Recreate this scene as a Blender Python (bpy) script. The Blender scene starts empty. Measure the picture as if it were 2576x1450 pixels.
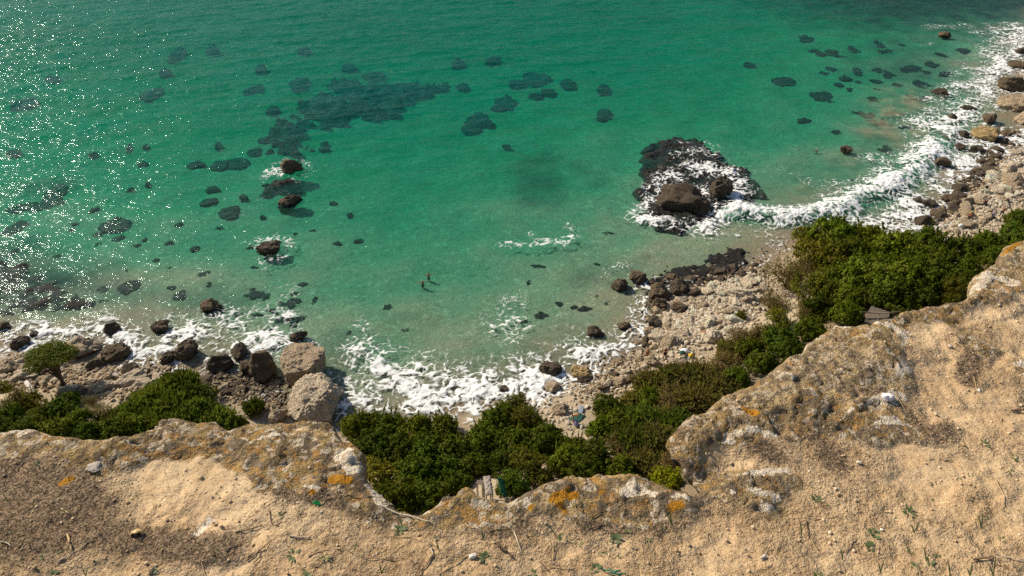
import bpy, bmesh, math, random
import numpy as np
from mathutils import Vector, Matrix, noise as mn
R = math.radians
rnd = random.Random(11)
nrg = np.random.default_rng(11)
S = bpy.context.scene
COL = S.collection

# ------------------------------------------------------------------ camera, sky, sun, exposure
EYE = 55.0                       # metres above the sea
PITCH = R(36.0)
F = 1900.0                       # focal length for a 2576 px wide picture
cam_d = bpy.data.cameras.new('camera'); cam = bpy.data.objects.new('camera', cam_d); COL.objects.link(cam)
cam.location = (0, 0, EYE); cam.rotation_euler = (R(90) - PITCH, 0, 0)
cam_d.sensor_width = 36; cam_d.lens = 36 * F / 2576; cam_d.clip_start = 0.05; cam_d.clip_end = 6000
S.camera = cam
SUN_EL, SUN_AZ = R(36), R(-54)   # azimuth from +Y, negative to the left
w = bpy.data.worlds.new('World'); S.world = w; w.use_nodes = True
nt = w.node_tree; bg = nt.nodes['Background']
sky = nt.nodes.new('ShaderNodeTexSky'); sky.sky_type = 'NISHITA'; sky.sun_disc = False
sky.sun_elevation = SUN_EL; sky.sun_rotation = SUN_AZ; sky.air_density = 1.0; sky.dust_density = 1.5
nt.links.new(sky.outputs[0], bg.inputs[0]); bg.inputs[1].default_value = 0.09
sl = bpy.data.lights.new('sun', 'SUN'); sl.energy = 4.8; sl.angle = R(0.5); sl.color = (1.0, 0.88, 0.71)
so = bpy.data.objects.new('sun', sl); COL.objects.link(so)
sdir = Vector((math.sin(SUN_AZ) * math.cos(SUN_EL), math.cos(SUN_AZ) * math.cos(SUN_EL), math.sin(SUN_EL)))
so.rotation_euler = sdir.to_track_quat('Z', 'Y').to_euler(); so.location = (-30, 20, 90)
vs = S.view_settings; vs.view_transform = 'Standard'; vs.look = 'None'; vs.gamma = 1; vs.use_curve_mapping = False
vs.exposure = 0.28
S.cycles.max_bounces = 6; S.cycles.diffuse_bounces = 2; S.cycles.glossy_bounces = 2
S.cycles.transparent_max_bounces = 12; S.cycles.caustics_reflective = False; S.cycles.caustics_refractive = False
S.cycles.sample_clamp_indirect = 4
S.cycles.use_adaptive_sampling = False; S.cycles.use_denoising = False

# ------------------------------------------------------------------ helpers
def ray(px, py):
    x = (px - 1288) / F; v = (725 - py) / F
    return np.array((x, math.cos(PITCH) + v * math.sin(PITCH), -math.sin(PITCH) + v * math.cos(PITCH)))
def at(px, py, z=0.0):           # a point of the photograph, on the level z
    d = ray(px, py); t = (EYE - z) / -d[2]
    return np.array((d[0] * t, d[1] * t, z))
def proj(p):
    x, y, z = p[0], p[1], p[2] - EYE
    dp = y * math.cos(PITCH) - z * math.sin(PITCH); up = y * math.sin(PITCH) + z * math.cos(PITCH)
    return 1288 + F * x / dp, 725 - F * up / dp, dp
def smooth(a, b, x):
    t = np.clip((x - a) / (b - a), 0, 1); return t * t * (3 - 2 * t)
def _h(ix, iy, s):
    h = (ix * 374761393 + iy * 668265263 + s * 974634777) & 0xffffffff
    h = ((h ^ (h >> 13)) * 1274126177) & 0xffffffff
    return (h ^ (h >> 16)) & 0xffffffff
def perlin(x, y, s=0):
    xi = np.floor(x).astype(np.int64); yi = np.floor(y).astype(np.int64); fx = x - xi; fy = y - yi
    u = fx * fx * fx * (fx * (fx * 6 - 15) + 10); v = fy * fy * fy * (fy * (fy * 6 - 15) + 10)
    def g(a, b, dx, dy):
        an = _h(a, b, s) * (2 * math.pi / 4294967296.0); return np.cos(an) * dx + np.sin(an) * dy
    n0 = g(xi, yi, fx, fy) * (1 - u) + g(xi + 1, yi, fx - 1, fy) * u
    n1 = g(xi, yi + 1, fx, fy - 1) * (1 - u) + g(xi + 1, yi + 1, fx - 1, fy - 1) * u
    return (n0 * (1 - v) + n1 * v) * 1.5
def fbm(x, y, o=4, s=0, gain=0.5):
    r = 0; a = 1.0
    for k in range(o):
        r = r + a * perlin(x * 2 ** k + 17.3 * k, y * 2 ** k - 9.1 * k, s + k); a *= gain
    return r
def worley(x, y, s=0):
    xi = np.floor(x).astype(np.int64); yi = np.floor(y).astype(np.int64)
    f1 = np.full(x.shape, 9.0); f2 = np.full(x.shape, 9.0)
    for dx in (-1, 0, 1):
        for dy in (-1, 0, 1):
            a = xi + dx; b = yi + dy
            px = a + _h(a, b, s) / 4294967296.0; py = b + _h(a, b, s + 71) / 4294967296.0
            d = np.hypot(px - x, py - y)
            f2 = np.minimum(f2, np.maximum(f1, d)); f1 = np.minimum(f1, d)
    return f1, f2
def dist_poly(x, y, pts, closed=False):
    P = [np.asarray(p[:2], float) for p in pts]; n = len(P); best = np.full(x.shape, 1e9)
    for i in range(n if closed else n - 1):
        a = P[i]; d = P[(i + 1) % n] - a; L = max(d @ d, 1e-12)
        t = np.clip(((x - a[0]) * d[0] + (y - a[1]) * d[1]) / L, 0, 1)
        best = np.minimum(best, np.hypot(x - a[0] - t * d[0], y - a[1] - t * d[1]))
    return best
def inside(x, y, pts):
    r = np.zeros(x.shape, bool); n = len(pts)
    for i in range(n):
        x0, y0 = pts[i][:2]; x1, y1 = pts[(i + 1) % n][:2]
        if y0 == y1: continue
        r ^= ((y0 > y) != (y1 > y)) & (x < (x1 - x0) * (y - y0) / (y1 - y0) + x0)
    return r
def sd_poly(x, y, pts):
    d = dist_poly(x, y, pts, True); return np.where(inside(x, y, pts), d, -d)

def mesh_from(name, v, f, attrs=None, smooth_shade=True):
    me = bpy.data.meshes.new(name); v = np.asarray(v, np.float32); f = np.asarray(f, np.int32)
    me.vertices.add(len(v)); me.vertices.foreach_set('co', v.ravel())
    k = f.shape[1]; me.loops.add(f.size); me.loops.foreach_set('vertex_index', f.ravel())
    me.polygons.add(len(f)); me.polygons.foreach_set('loop_start', np.arange(0, f.size, k, dtype=np.int32))
    me.polygons.foreach_set('loop_total', np.full(len(f), k, np.int32))
    me.polygons.foreach_set('use_smooth', np.full(len(f), smooth_shade, bool))
    me.update(calc_edges=True)
    for an, av in (attrs or {}).items():
        a = me.attributes.new(an, 'FLOAT', 'POINT'); a.data.foreach_set('value', np.asarray(av, np.float32).ravel())
    me.validate(); return me
def link(name, me, mat=None, parent=None, loc=None, rot=None, scale=None, color=None):
    o = bpy.data.objects.new(name, me); COL.objects.link(o)
    if mat is not None:
        if len(me.materials) == 0: me.materials.append(mat)
        if me.materials[0] is not mat: o.material_slots[0].link = 'OBJECT'; o.material_slots[0].material = mat
    if parent is not None: o.parent = parent
    if loc is not None: o.location = loc
    if rot is not None: o.rotation_euler = rot
    if scale is not None: o.scale = scale
    if color is not None: o.color = (*color, 1)
    return o
def tag(o, label=None, cat=None, group=None, kind=None):
    if label: o['label'] = label
    if cat: o['category'] = cat
    if group: o['group'] = group
    if kind: o['kind'] = kind
    return o
def empty(name, loc, rz=0):
    o = bpy.data.objects.new(name, None); COL.objects.link(o); o.location = loc; o.rotation_euler = (0, 0, rz); o.empty_display_size = .2
    return o
def grid_faces(nx, ny):
    i = np.arange(ny - 1)[:, None] * nx + np.arange(nx - 1)[None]
    return np.stack([i, i + 1, i + nx + 1, i + nx], -1).reshape(-1, 4)
ORD = ['', 'first', 'second', 'third', 'fourth', 'fifth', 'sixth', 'seventh', 'eighth', 'ninth', 'tenth', 'eleventh', 'twelfth', 'thirteenth', 'fourteenth', 'fifteenth', 'sixteenth', 'seventeenth', 'eighteenth', 'nineteenth', 'twentieth'] + ['twenty-' + a_ for a_ in ('first', 'second', 'third', 'fourth', 'fifth', 'sixth', 'seventh', 'eighth', 'ninth')] + ['thirtieth', 'thirty-first', 'thirty-second']
PENDING = []                     # (object, phrase, sort key): look-alikes get their place in the row
def pend(o, phrase, x): PENDING.append((o, phrase, x))
def settle_labels():
    by = {}
    for o, ph, x in PENDING: by.setdefault(ph, []).append((x, o))
    for ph, l in by.items():
        l.sort(key=lambda q: q[0]); n = len(l)
        for i, (x, o) in enumerate(l):
            if n == 1: o['label'] = ph
            elif i == 0: o['label'] = ph + ', leftmost'
            elif i == n - 1: o['label'] = ph + ', rightmost'
            elif i < 32: o['label'] = ph + ', ' + ORD[i + 1] + ' from left'
            else: o['label'] = ph

# node helper
class N:
    def __init__(s, name):
        s.m = bpy.data.materials.new(name); s.m.use_nodes = True; s.t = s.m.node_tree; s.t.nodes.clear()
        s.out = s.n('ShaderNodeOutputMaterial')
    def n(s, typ, ins=None, **kw):
        q = s.t.nodes.new(typ)
        for k, v in kw.items(): setattr(q, k, v)
        for k, v in (ins or {}).items(): s.set(q.inputs[k], v)
        return q
    def set(s, sock, v):
        if isinstance(v, bpy.types.Node): v = v.outputs[0]
        if isinstance(v, bpy.types.NodeSocket): s.t.links.new(v, sock)
        elif isinstance(v, tuple) and len(v) == 3 and sock.type == 'RGBA': sock.default_value = (*v, 1)
        else: sock.default_value = v
    def math(s, op, a, b=0.0, clamp=False):
        return s.n('ShaderNodeMath', {0: a, 1: b}, operation=op, use_clamp=clamp).outputs[0]
    def mix(s, fac, a, b, mode='MIX'):
        q = s.n('ShaderNodeMix', data_type='RGBA', blend_type=mode); s.set(q.inputs[0], fac); s.set(q.inputs[6], a); s.set(q.inputs[7], b); return q.outputs[2]
    def noise(s, vec, scale, detail=4, rough=.55, dist=0.0):
        return s.n('ShaderNodeTexNoise', {'Vector': vec, 'Scale': scale, 'Detail': detail, 'Roughness': rough, 'Distortion': dist}).outputs[0]
    def vor(s, vec, scale, feature='F1', out=0, rnd=1.0):
        return s.n('ShaderNodeTexVoronoi', {'Vector': vec, 'Scale': scale, 'Randomness': rnd}, feature=feature).outputs[out]
    def ramp(s, fac, a, b):
        return s.n('ShaderNodeMapRange', {0: fac, 1: a, 2: b}, interpolation_type='SMOOTHSTEP').outputs[0]
    def attr(s, name, typ='GEOMETRY'): return s.n('ShaderNodeAttribute', attribute_name=name, attribute_type=typ).outputs['Fac']
    def geo(s, o='Position'): return s.n('ShaderNodeNewGeometry').outputs[o]
    def obj(s): return s.n('ShaderNodeTexCoord').outputs['Object']
    def bump(s, h, strength=.5, dist=.1, normal=None):
        i = {'Height': h, 'Strength': strength, 'Distance': dist}
        if normal is not None: i['Normal'] = normal
        return s.n('ShaderNodeBump', i).outputs[0]
    def pbr(s, col, rough=.8, normal=None, spec=.3, **kw):
        i = {'Base Color': col, 'Roughness': rough, 'Specular IOR Level': spec}; i.update(kw)
        if normal is not None: i['Normal'] = normal
        return s.n('ShaderNodeBsdfPrincipled', i).outputs[0]
    def done(s, sh): s.set(s.out.inputs[0], sh); return s.m
def plain(name, col, rough=.7, spec=.3, var=.15, scale=8):
    q = N(name); n = q.noise(q.obj(), scale, 3)
    return q.done(q.pbr(q.mix(n, tuple(c * (1 - var) for c in col), tuple(min(1, c * (1 + var)) for c in col)), rough, spec=spec))

# ------------------------------------------------------------------ shoreline and terrain
SHORE_D = [(-500, 860), (-200, 868), (0, 868), (60, 878), (160, 868), (250, 880), (330, 905), (410, 915), (480, 930), (520, 955), (560, 985), (620, 1000), (700, 1030), (735, 1045),
           (830, 1070), (900, 1075), (1000, 1075), (1110, 1058), (1180, 1025), (1270, 1008), (1370, 992), (1430, 955), (1500, 925), (1570, 895), (1625, 850), (1650, 800), (1670, 765),
           (1740, 735), (1820, 705), (1890, 672), (1950, 630), (2010, 600), (2080, 585), (2200, 596), (2300, 580), (2385, 540), (2430, 490), (2480, 440), (2535, 385), (2570, 330),
           (2570, 270), (2545, 215), (2580, 150), (2640, 60), (2760, -40), (2900, -120)]
SHORE = [at(a, b)[:2] for a, b in SHORE_D]
SHORE = [np.array((-900, SHORE[0][1] - 40)), np.array((-300, SHORE[0][1] + 2))] + SHORE + [np.array((420, 460)), np.array((1500, 1200))]
LAND = SHORE + [np.array((1600, -1500)), np.array((-1000, -1500))]
def shore_sd(x, y):
    d = dist_poly(x, y, SHORE); return np.where(inside(x, y, LAND), d, -d)
DARK_D = [([(2000, -60), (2250, 10), (2480, 0), (2600, -60)], 44, 1.3), ([(2200, 60), (2420, 60)], 20, .9), ([(1330, 430), (1370, 480), (1350, 520)], 5.5, .55), ([(1480, 470), (1370, 400)], 4, .3),
          ([(20, 680), (100, 720), (200, 760), (60, 790)], 7, .8), ([(240, 770), (420, 800), (600, 800)], 5, .35), ([(60, 500), (150, 490)], 5, .5), ([(2250, 130), (2300, 220), (2200, 180)], 13, .45), ([(870, 200), (740, 300)], 8, .3), ([(850, 910), (870, 960)], 3, .4),  # last stroke here: the huge grey boulder's cast shadow, painted dark on the seabed
          ([(1480, 740), (1600, 720)], 4, .3)]
def stroke_field(x, y, strokes, z=0.0):
    r = np.zeros(x.shape)
    for pts, wd, k in strokes:
        W = [at(a, b, z)[:2] for a, b in pts]
        if len(W) == 1: W = W * 2
        d = dist_poly(x, y, W); r = np.maximum(r, k * np.clip(1.0 - d / wd, 0, 1) ** .75)
    return r
def terrain_h(x, y):
    sd = shore_sd(x, y)
    nz = fbm(x * .11, y * .11, 4, 3)
    land = .10 * np.minimum(sd, 8) + .40 * np.maximum(sd - 8, 0) + nz * np.clip(sd * .08, 0, .7)
    land = np.where(land > 15, 15 + (land - 15) * .35, land)
    d = -sd
    sea = -(.034 * np.minimum(d, 16) + .040 * np.clip(d - 16, 0, 30) + .032 * np.clip(d - 44, 0, 90)) + nz * np.clip(d * .012, 0, .35)
    sea = np.maximum(sea, -4.2)
    return np.where(sd > 0, land, sea), sd
def axis(lo, hi, step, far_lo, far_hi, n=14):
    c = np.arange(lo, hi + step, step)
    g = np.geomspace(step * 2, 1, n) if False else None
    a = lo - np.geomspace(step * 1.5, lo - far_lo, n)[::-1]; b = c[-1] + np.geomspace(step * 1.5, far_hi - c[-1], n)
    return np.concatenate([a, c, b])
gx = axis(-110, 150, .9, -1500, 1600); gy = axis(0, 230, .9, -1200, 2500)
GX, GY = np.meshgrid(gx, gy)
TH, TSD = terrain_h(GX, GY)
def bilin(A, x, y):
    i = np.clip(np.searchsorted(gx, x) - 1, 0, len(gx) - 2); j = np.clip(np.searchsorted(gy, y) - 1, 0, len(gy) - 2)
    u = (x - gx[i]) / (gx[i + 1] - gx[i]); v = (y - gy[j]) / (gy[j + 1] - gy[j])
    return (A[j, i] * (1 - u) + A[j, i + 1] * u) * (1 - v) + (A[j + 1, i] * (1 - u) + A[j + 1, i + 1] * u) * v
from bisect import bisect_right
_gx, _gy, _TH = gx.tolist(), gy.tolist(), TH.tolist()
def th(x, y):
    i = min(max(bisect_right(_gx, x) - 1, 0), len(_gx) - 2); j = min(max(bisect_right(_gy, y) - 1, 0), len(_gy) - 2)
    u = (x - _gx[i]) / (_gx[i + 1] - _gx[i]); v = (y - _gy[j]) / (_gy[j + 1] - _gy[j]); a, b = _TH[j], _TH[j + 1]
    return (a[i] * (1 - u) + a[i + 1] * u) * (1 - v) + (b[i] * (1 - u) + b[i + 1] * u) * v
def hit(px, py, dz=0.0, zmin=-99):        # where the line of sight through a pixel meets the terrain raised by dz
    d = ray(px, py).tolist(); t = (EYE - 24.0 - dz) / -d[2]; st = .6
    while t < 700:
        x, y = d[0] * t, d[1] * t; g = max(th(x, y), zmin)
        if EYE + d[2] * t <= g + dz:
            if st < .08: return np.array((x, y, g))
            t -= st; st *= .25
        t += st
    return at(px, py)
TD = stroke_field(GX, GY, DARK_D, -3.0)
TD = np.clip(TD + .25 * fbm(GX * .25, GY * .25, 3, 9) * (TD > .02), 0, 1)
me = mesh_from('terrain', np.stack([GX, GY, TH], -1).reshape(-1, 3), grid_faces(len(gx), len(gy)), {'weed': TD, 'inland': TSD})
q = N('ground'); P = q.geo(); inl = q.attr('inland')
z = q.n('ShaderNodeSeparateXYZ', {0: P}).outputs[2]
n1 = q.noise(P, .8, 5); n2 = q.noise(P, 9, 4, .7); n3 = q.noise(P, .18, 4)
sand = q.mix(n1, (.40, .31, .20), (.53, .43, .29)); sand = q.mix(q.ramp(n2, .52, .75), sand, (.62, .54, .42)); sand = q.mix(q.ramp(n2, .45, .25), sand, (.27, .2, .13))
soil = q.mix(n1, (.15, .105, .06), (.30, .22, .13))
dry = q.mix(q.ramp(q.math('ADD', inl, q.math('MULTIPLY', n3, 14)), 17, 22), sand, soil)
wet = q.mix(q.ramp(q.math('ADD', z, q.math('MULTIPLY', n1, .5)), .62, .25), dry, (.24, .185, .115))
n4 = q.noise(P, 1.3, 3, .6, .8); bed = q.mix(n3, (.23, .215, .135), (.32, .295, .185)); bed = q.mix(q.ramp(n4, .54, .70), bed, (.43, .385, .25)); bed = q.mix(q.ramp(n4, .46, .30), bed, (.19, .175, .115))  # mottled sand, with the caustic light web of the shallows painted in as colour
bed = q.mix(q.attr('weed'), bed, (.025, .028, .022))  # weed cover, and the boulder shadow painted into the same mask
col = q.mix(q.ramp(z, -.02, -.3), wet, bed)
q.set(q.out.inputs[0], q.pbr(col, .85, q.bump(q.math('ADD', n2, q.noise(P, 3, 5)), .7, .25)))
tag(link('ground', me, q.m), 'sandy stony shore, scrub slope and pale seabed below the cliff', None, None, 'structure')

# ------------------------------------------------------------------ things in the water: positions first, the sea needs their depth
SUB_D = [(440,122,44,28),(530,115,30,12),(378,228,44,30),(412,172,26,12),(65,250,50,30),(132,187,28,14),(36,378,36,18),(765,116,36,16),(748,200,38,26),(640,215,40,18),(652,160,40,12),(685,268,30,20),
 (663,345,28,14),(640,378,36,20),(592,408,84,34),(487,408,34,22),(355,408,28,16),(140,480,56,40),(125,510,60,30),(60,518,80,20),(32,575,60,36),(284,563,66,34),(297,598,28,16),(577,530,52,32),(517,503,36,20),(530,470,26,20),(609,492,22,18),
 (880,160,46,18),(937,180,48,14),(1115,212,26,18),(1165,210,44,16),(1152,152,32,20),(1240,142,34,22),(1350,190,70,30),(1308,200,40,18),(1352,232,28,24),(1385,228,36,28),(1427,206,46,32),(1270,252,54,34),(1203,302,76,46),
 (1521,219,46,24),(1522,278,34,20),(1514,292,24,14),(1885,157,26,10),(1980,202,56,24),(2077,237,50,24),(2088,170,24,12),(2065,135,30,14),(2110,145,46,26),(2147,125,30,18),(2155,175,30,16),(2127,195,28,14),(2160,205,26,12),(2207,205,30,14),(2230,132,46,22),(2215,175,34,16),
 (2320,213,50,34),(2205,248,44,14),(2185,293,28,14),(2225,312,42,26),(2290,255,44,18),(2300,170,44,16),(2345,158,34,18),(2285,322,50,14),(2330,250,40,16),(2250,285,40,16),(2380,190,44,14),(2440,130,50,20),(2105,330,24,10),(2233,375,46,18),(2148,455,24,12),
 (325,718,50,36),(258,722,30,16),(453,742,36,30),(517,687,28,20),(263,757,24,20),(433,722,24,14),(310,680,26,12),(665,745,26,18),(722,765,52,30),(790,753,22,24),(640,740,50,24),(712,800,50,22),(755,800,24,16),(660,832,44,18),(640,790,30,14),(690,785,24,12),(600,790,40,18),
 (975,770,22,16),(1020,828,22,10),(878,835,22,12),(1360,793,36,22),(1316,808,34,16),(1407,762,18,14),(1333,708,14,18),(1352,668,40,14),(1500,662,18,10),(1533,762,30,20),(1578,738,20,14),(1577,762,24,22),(1502,745,18,12),(1470,775,36,14),(1445,770,20,12),(848,610,22,10),(905,603,22,12),(1527,585,26,14),(1272,362,22,10)]
_r = random.Random(4)
for _k in range(46):
    _x, _y = (_r.uniform(10, 820), _r.uniform(560, 830)) if _k % 3 else (_r.uniform(200, 900), _r.uniform(330, 640))
    SUB_D.append((_x, _y, _r.uniform(12, 24), _r.uniform(8, 15)))
for _k in range(26):
    _x, _y = _r.uniform(2020, 2420), _r.uniform(90, 340)
    if _y < 420 - (_x - 2020) * .3: SUB_D.append((_x, _y, _r.uniform(16, 34), _r.uniform(9, 18)))
REEF_D = {  # name: (outline, level of the top, height of its relief)
 'ridge': ([(850,192),(900,200),(960,208),(1030,205),(1085,203),(1085,215),(1020,227),(985,247),(930,237),(880,224)], -.9, .5, 'long dark weedy ridge of rock under the green water, tapering to the right'),
 'patch': ([(765,250),(800,228),(850,240),(890,245),(900,265),(860,285),(845,302),(805,300),(800,285),(770,288),(758,270)], -.9, .5, 'broad dark weedy rock bed under water just below the long tapering ridge'),
 'spur': ([(915,278),(960,258),(1000,245),(990,264),(940,286)], -1.0, .4, 'narrow slanting weedy spur under water below the long tapering ridge'),
 'blob': ([(690,322),(705,295),(745,300),(755,318),(735,340),(705,347)], -.8, .5, 'rounded dark weedy rock bed under water above the small brown islet'),
 'shelf': ([(708,357),(750,360),(752,380),(715,382)], -.7, .4, 'small dark weedy shelf under water directly above the small brown islet'),
 'lowreef': ([(-160,650),(60,655),(110,690),(170,720),(240,740),(250,772),(190,790),(120,802),(40,802),(-160,800)], -.14, .34, 'wide dark weedy reef under the glittering water off the lower left shore'),
 'islet': ([(1592,500),(1585,480),(1615,455),(1602,438),(1628,400),(1618,385),(1652,350),(1700,340),(1752,345),(1800,372),(1828,402),(1880,425),(1928,470),(1940,498),(1905,508),(1850,505),(1830,530),(1810,560),(1760,570),(1710,592),(1665,585),(1645,555),(1610,530)], -.02, .42, 'black weed covered reef awash with foam around the brown rocks in the bay'),
 'collar': ([(655,457),(680,444),(742,446),(757,458),(705,476),(665,476)], -.15, .3, 'dark weedy ledge awash at the foot of the small brown islet'),
 'nearreef': ([(1640,690),(1680,668),(1725,655),(1765,650),(1778,628),(1810,632),(1830,610),(1880,618),(1900,650),(1870,680),(1800,705),(1740,728),(1690,742),(1655,738)], +.10, .36, 'black weed covered reef awash along the rocky shore below the islet'),
 'eastreef': ([(1905,602),(1950,588),(2040,570),(2070,582),(1990,602),(1945,640),(1908,640)], +.08, .36, 'black weedy ledge awash between the breaker and the big olive tree'),
}
REEF_W = {k: [at(a, b, v[1])[:2] for a, b in v[0]] for k, v in REEF_D.items()}
def reef_h(x, y, key, fine=True):
    pts = REEF_W[key]; _, zt, rel, _l = REEF_D[key]
    deep_ = zt < -.4; s = sd_poly(x, y, pts) + fbm(x * .42, y * .42, 4, 21) * (2.4 if deep_ else 1.3); rel = rel * (2.0 if deep_ else 1)
    h = zt + rel * fbm(x * .45, y * .45, 4, 33) + (.22 * fbm(x * 2.2, y * 2.2, 3, 37) if fine else 0)
    return h - np.clip(1.2 - s, 0, 9) * .8
SUB = []
for cx, cy, pw, ph in SUB_D:
    zt = -rnd.uniform(.25, .8) if cy > 450 else -rnd.uniform(.45, 1.1)
    p = at(cx, cy, zt - .15)
    for _k in range(3): gz = min(float(bilin(TH, np.array(p[0]), np.array(p[1]))), zt - .3); p = at(cx, cy, zt * .65 + gz * .35)
    gz = float(bilin(TH, np.array(p[0]), np.array(p[1])))
    if gz > zt - .3: zt = min(gz + .32, .06); p = at(cx, cy, zt * .65 + gz * .35)
    _, _, dp = proj(p); m = dp / F; dep = math.asin((EYE - zt) / math.sqrt(p[0] ** 2 + p[1] ** 2 + EYE ** 2))
    SUB.append((p, pw * m / 2 * 1.3, ph * m / 2 / math.sin(dep) * 1.25, zt, (cx, cy, pw, ph)))

# ------------------------------------------------------------------ the sea
BREAK_D = [([(1835, 528), (1900, 540), (2000, 548), (2080, 532), (2150, 505), (2230, 470), (2300, 425), (2350, 375), (2385, 335)], 2.0, 1.0)]
SMALLW_D = [([(1255, 624), (1330, 620), (1400, 613), (1452, 600)], 1.6, 1.0)]
def seaz(x, y):
    a = R(14); u = x * math.cos(a) + y * math.sin(a); v = -x * math.sin(a) + y * math.cos(a)
    z = .19 * fbm(u * .06, v * .17, 2, 51) + .10 * fbm(u * .22, v * .55, 3, 55) + .05 * fbm(u * .75, v * 1.25, 2, 58)
    return z
sx = axis(-125, 165, .5, -1490, 1590); sy = axis(42, 245, .5, -200, 2490)
sx = sx[(sx > -1495)]; SX, SY = np.meshgrid(sx, sy)
SZ = seaz(SX, SY)
SSD = bilin(TSD, SX, SY); SH = bilin(TH, SX, SY)
BRK = np.zeros(SX.shape); SMW = np.zeros(SX.shape)
mB = (SX > 15) & (SX < 90) & (SY > 70) & (SY < 150)
BRK[mB] = stroke_field(SX[mB], SY[mB], [(p, 3.6, 1.0) for p, _, _ in BREAK_D])
mS = (SX > -20) & (SX < 25) & (SY > 75) & (SY < 110); SMW[mS] = stroke_field(SX[mS], SY[mS], [(p, 2.6, 1.0) for p, _, _ in SMALLW_D])
att = np.clip(-SSD / 14 + .25, .15, 1)
SZ = SZ * att + .75 * smooth(0, 1, BRK) + .3 * smooth(0, 1, SMW)
TOP = SH.copy()
for k in ('islet', 'nearreef', 'eastreef', 'collar'):
    pts = np.array(REEF_W[k]); m = (SX > pts[:, 0].min() - 3) & (SX < pts[:, 0].max() + 3) & (SY > pts[:, 1].min() - 3) & (SY < pts[:, 1].max() + 3)
    TOP[m] = np.maximum(TOP[m], reef_h(SX[m], SY[m], k, False))
DEPTH = np.clip(-TOP, .02, 9)
sf = grid_faces(len(sx), len(sy))
keep = (SSD.ravel()[sf] < 7).any(1)
me = mesh_from('sea', np.stack([SX, SY, SZ], -1).reshape(-1, 3), sf[keep], {'depth': DEPTH, 'murk': np.clip(stroke_field(SX, SY, [([(2150, 420), (2050, 500)], 12, .5), ([(2290, 250), (2220, 330), (2300, 340)], 9, .8), ([(1050, 800), (1020, 850)], 5, .3), ([(1180, 930), (1350, 900), (1450, 850)], 5, .6)]) * (1 + fbm(SX * .3, SY * .3, 3, 88)), 0, 1)})
q = N('sea_water'); P = q.geo(); dpt = q.attr('depth'); murk = q.attr('murk')
turb = q.math('SUBTRACT', 1.0, q.math('POWER', .89, dpt)); turb = q.math('MULTIPLY', turb, .93); turb = q.math('MAXIMUM', turb, q.math('MULTIPLY', murk, .55))
n_big = q.noise(P, .03, 4)
scat = q.mix(q.ramp(dpt, .4, 2.8), (.080, .195, .120), (.0, .215, .178)); scat = q.mix(q.ramp(n_big, .4, .7), scat, q.mix(.4, scat, (.0, .125, .10)))
scat = q.mix(murk, scat, (.26, .26, .16))
mp = q.n('ShaderNodeMapping', {0: P}); mp.inputs['Rotation'].default_value = (0, 0, R(-14)); mp.inputs['Scale'].default_value = (.55, 1.15, 1)
r1 = q.noise(mp, 1.5, 3, .6, .4); r2 = q.noise(mp, 3.4, 3, .6); r3 = q.noise(mp, .42, 3, .6)
hgt = q.math('ADD', q.math('ADD', q.math('MULTIPLY', r1, .25), q.math('MULTIPLY', r2, .07)), q.math('MULTIPLY', r3, 1.0))
bn = q.bump(hgt, 1.0, .60)
bsoft = q.bump(hgt, .8, .6)
body = q.n('ShaderNodeMixShader', {0: turb, 1: q.n('ShaderNodeBsdfTransparent'), 2: q.n('ShaderNodeBsdfDiffuse', {0: scat, 'Normal': bsoft})})
cosv = q.math('ABSOLUTE', q.n('ShaderNodeVectorMath', {0: q.geo('Incoming'), 1: q.bump(hgt, .6, .55)}, operation='DOT_PRODUCT').outputs['Value'])
fr = q.math('ADD', .014, q.math('MULTIPLY', .62, q.math('POWER', q.math('SUBTRACT', 1.0, cosv), 5.0)), True)   # Schlick, the same from both sides
gl = q.n('ShaderNodeBsdfGlossy', {'Color': (.46, .56, .55), 'Roughness': .10, 'Normal': bn})
q.set(q.out.inputs['Volume'], q.n('ShaderNodeVolumeAbsorption', {'Color': (.0, .918, .825), 'Density': .48}).outputs[0])
sea = tag(link('sea', me, q.done(q.n('ShaderNodeMixShader', {0: fr, 1: body, 2: gl}).outputs[0])), 'clear green sea with small waves and sun glitter', None, None, 'structure')

# ------------------------------------------------------------------ rocks
def rock_mesh(name, sub, seed, cuts=7, rough=.10, flat_top=0, pock=0):
    bm = bmesh.new(); bmesh.ops.create_icosphere(bm, subdivisions=sub, radius=1)
    rs = np.random.default_rng(seed); V = np.array([v.co[:] for v in bm.verts])
    for k in range(cuts):
        n = rs.normal(size=3); n /= np.linalg.norm(n); d = rs.uniform(.48, .82)
        V -= np.maximum(0, V @ n - d)[:, None] * n * .93
    if flat_top: V[:, 2] = np.where(V[:, 2] > flat_top, flat_top + (V[:, 2] - flat_top) * .2, V[:, 2])
    V /= np.abs(V).max(0)
    off = Vector(rs.uniform(-50, 50, 3))
    for v, c in zip(bm.verts, V):
        p = Vector(c); n = p.normalized()
        d = rough * mn.fractal(p * 2.2 + off, .85, 2.1, 6)
        if pock: d -= pock * max(0, mn.fractal(p * 7 + off, .8, 2.1, 3)) ; d += pock * .6 * mn.noise(p * 16 + off)
        v.co = p + n * d
    me = bpy.data.meshes.new(name); bm.to_mesh(me); bm.free()
    me.polygons.foreach_set('use_smooth', np.ones(len(me.polygons), bool)); return me
q = N('shore_stone'); P = q.geo(); O = q.obj()
oi = q.n('ShaderNodeObjectInfo'); z = q.n('ShaderNodeSeparateXYZ', {0: P}).outputs[2]
n1 = q.noise(P, 2.2, 6, .65); n2 = q.noise(P, 11, 4, .7); v1 = q.vor(P, 5.5)
c = q.mix(q.ramp(n1, .35, .68), q.mix(.35, oi.outputs['Color'], (.20, .14, .08)), oi.outputs['Color'])
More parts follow.
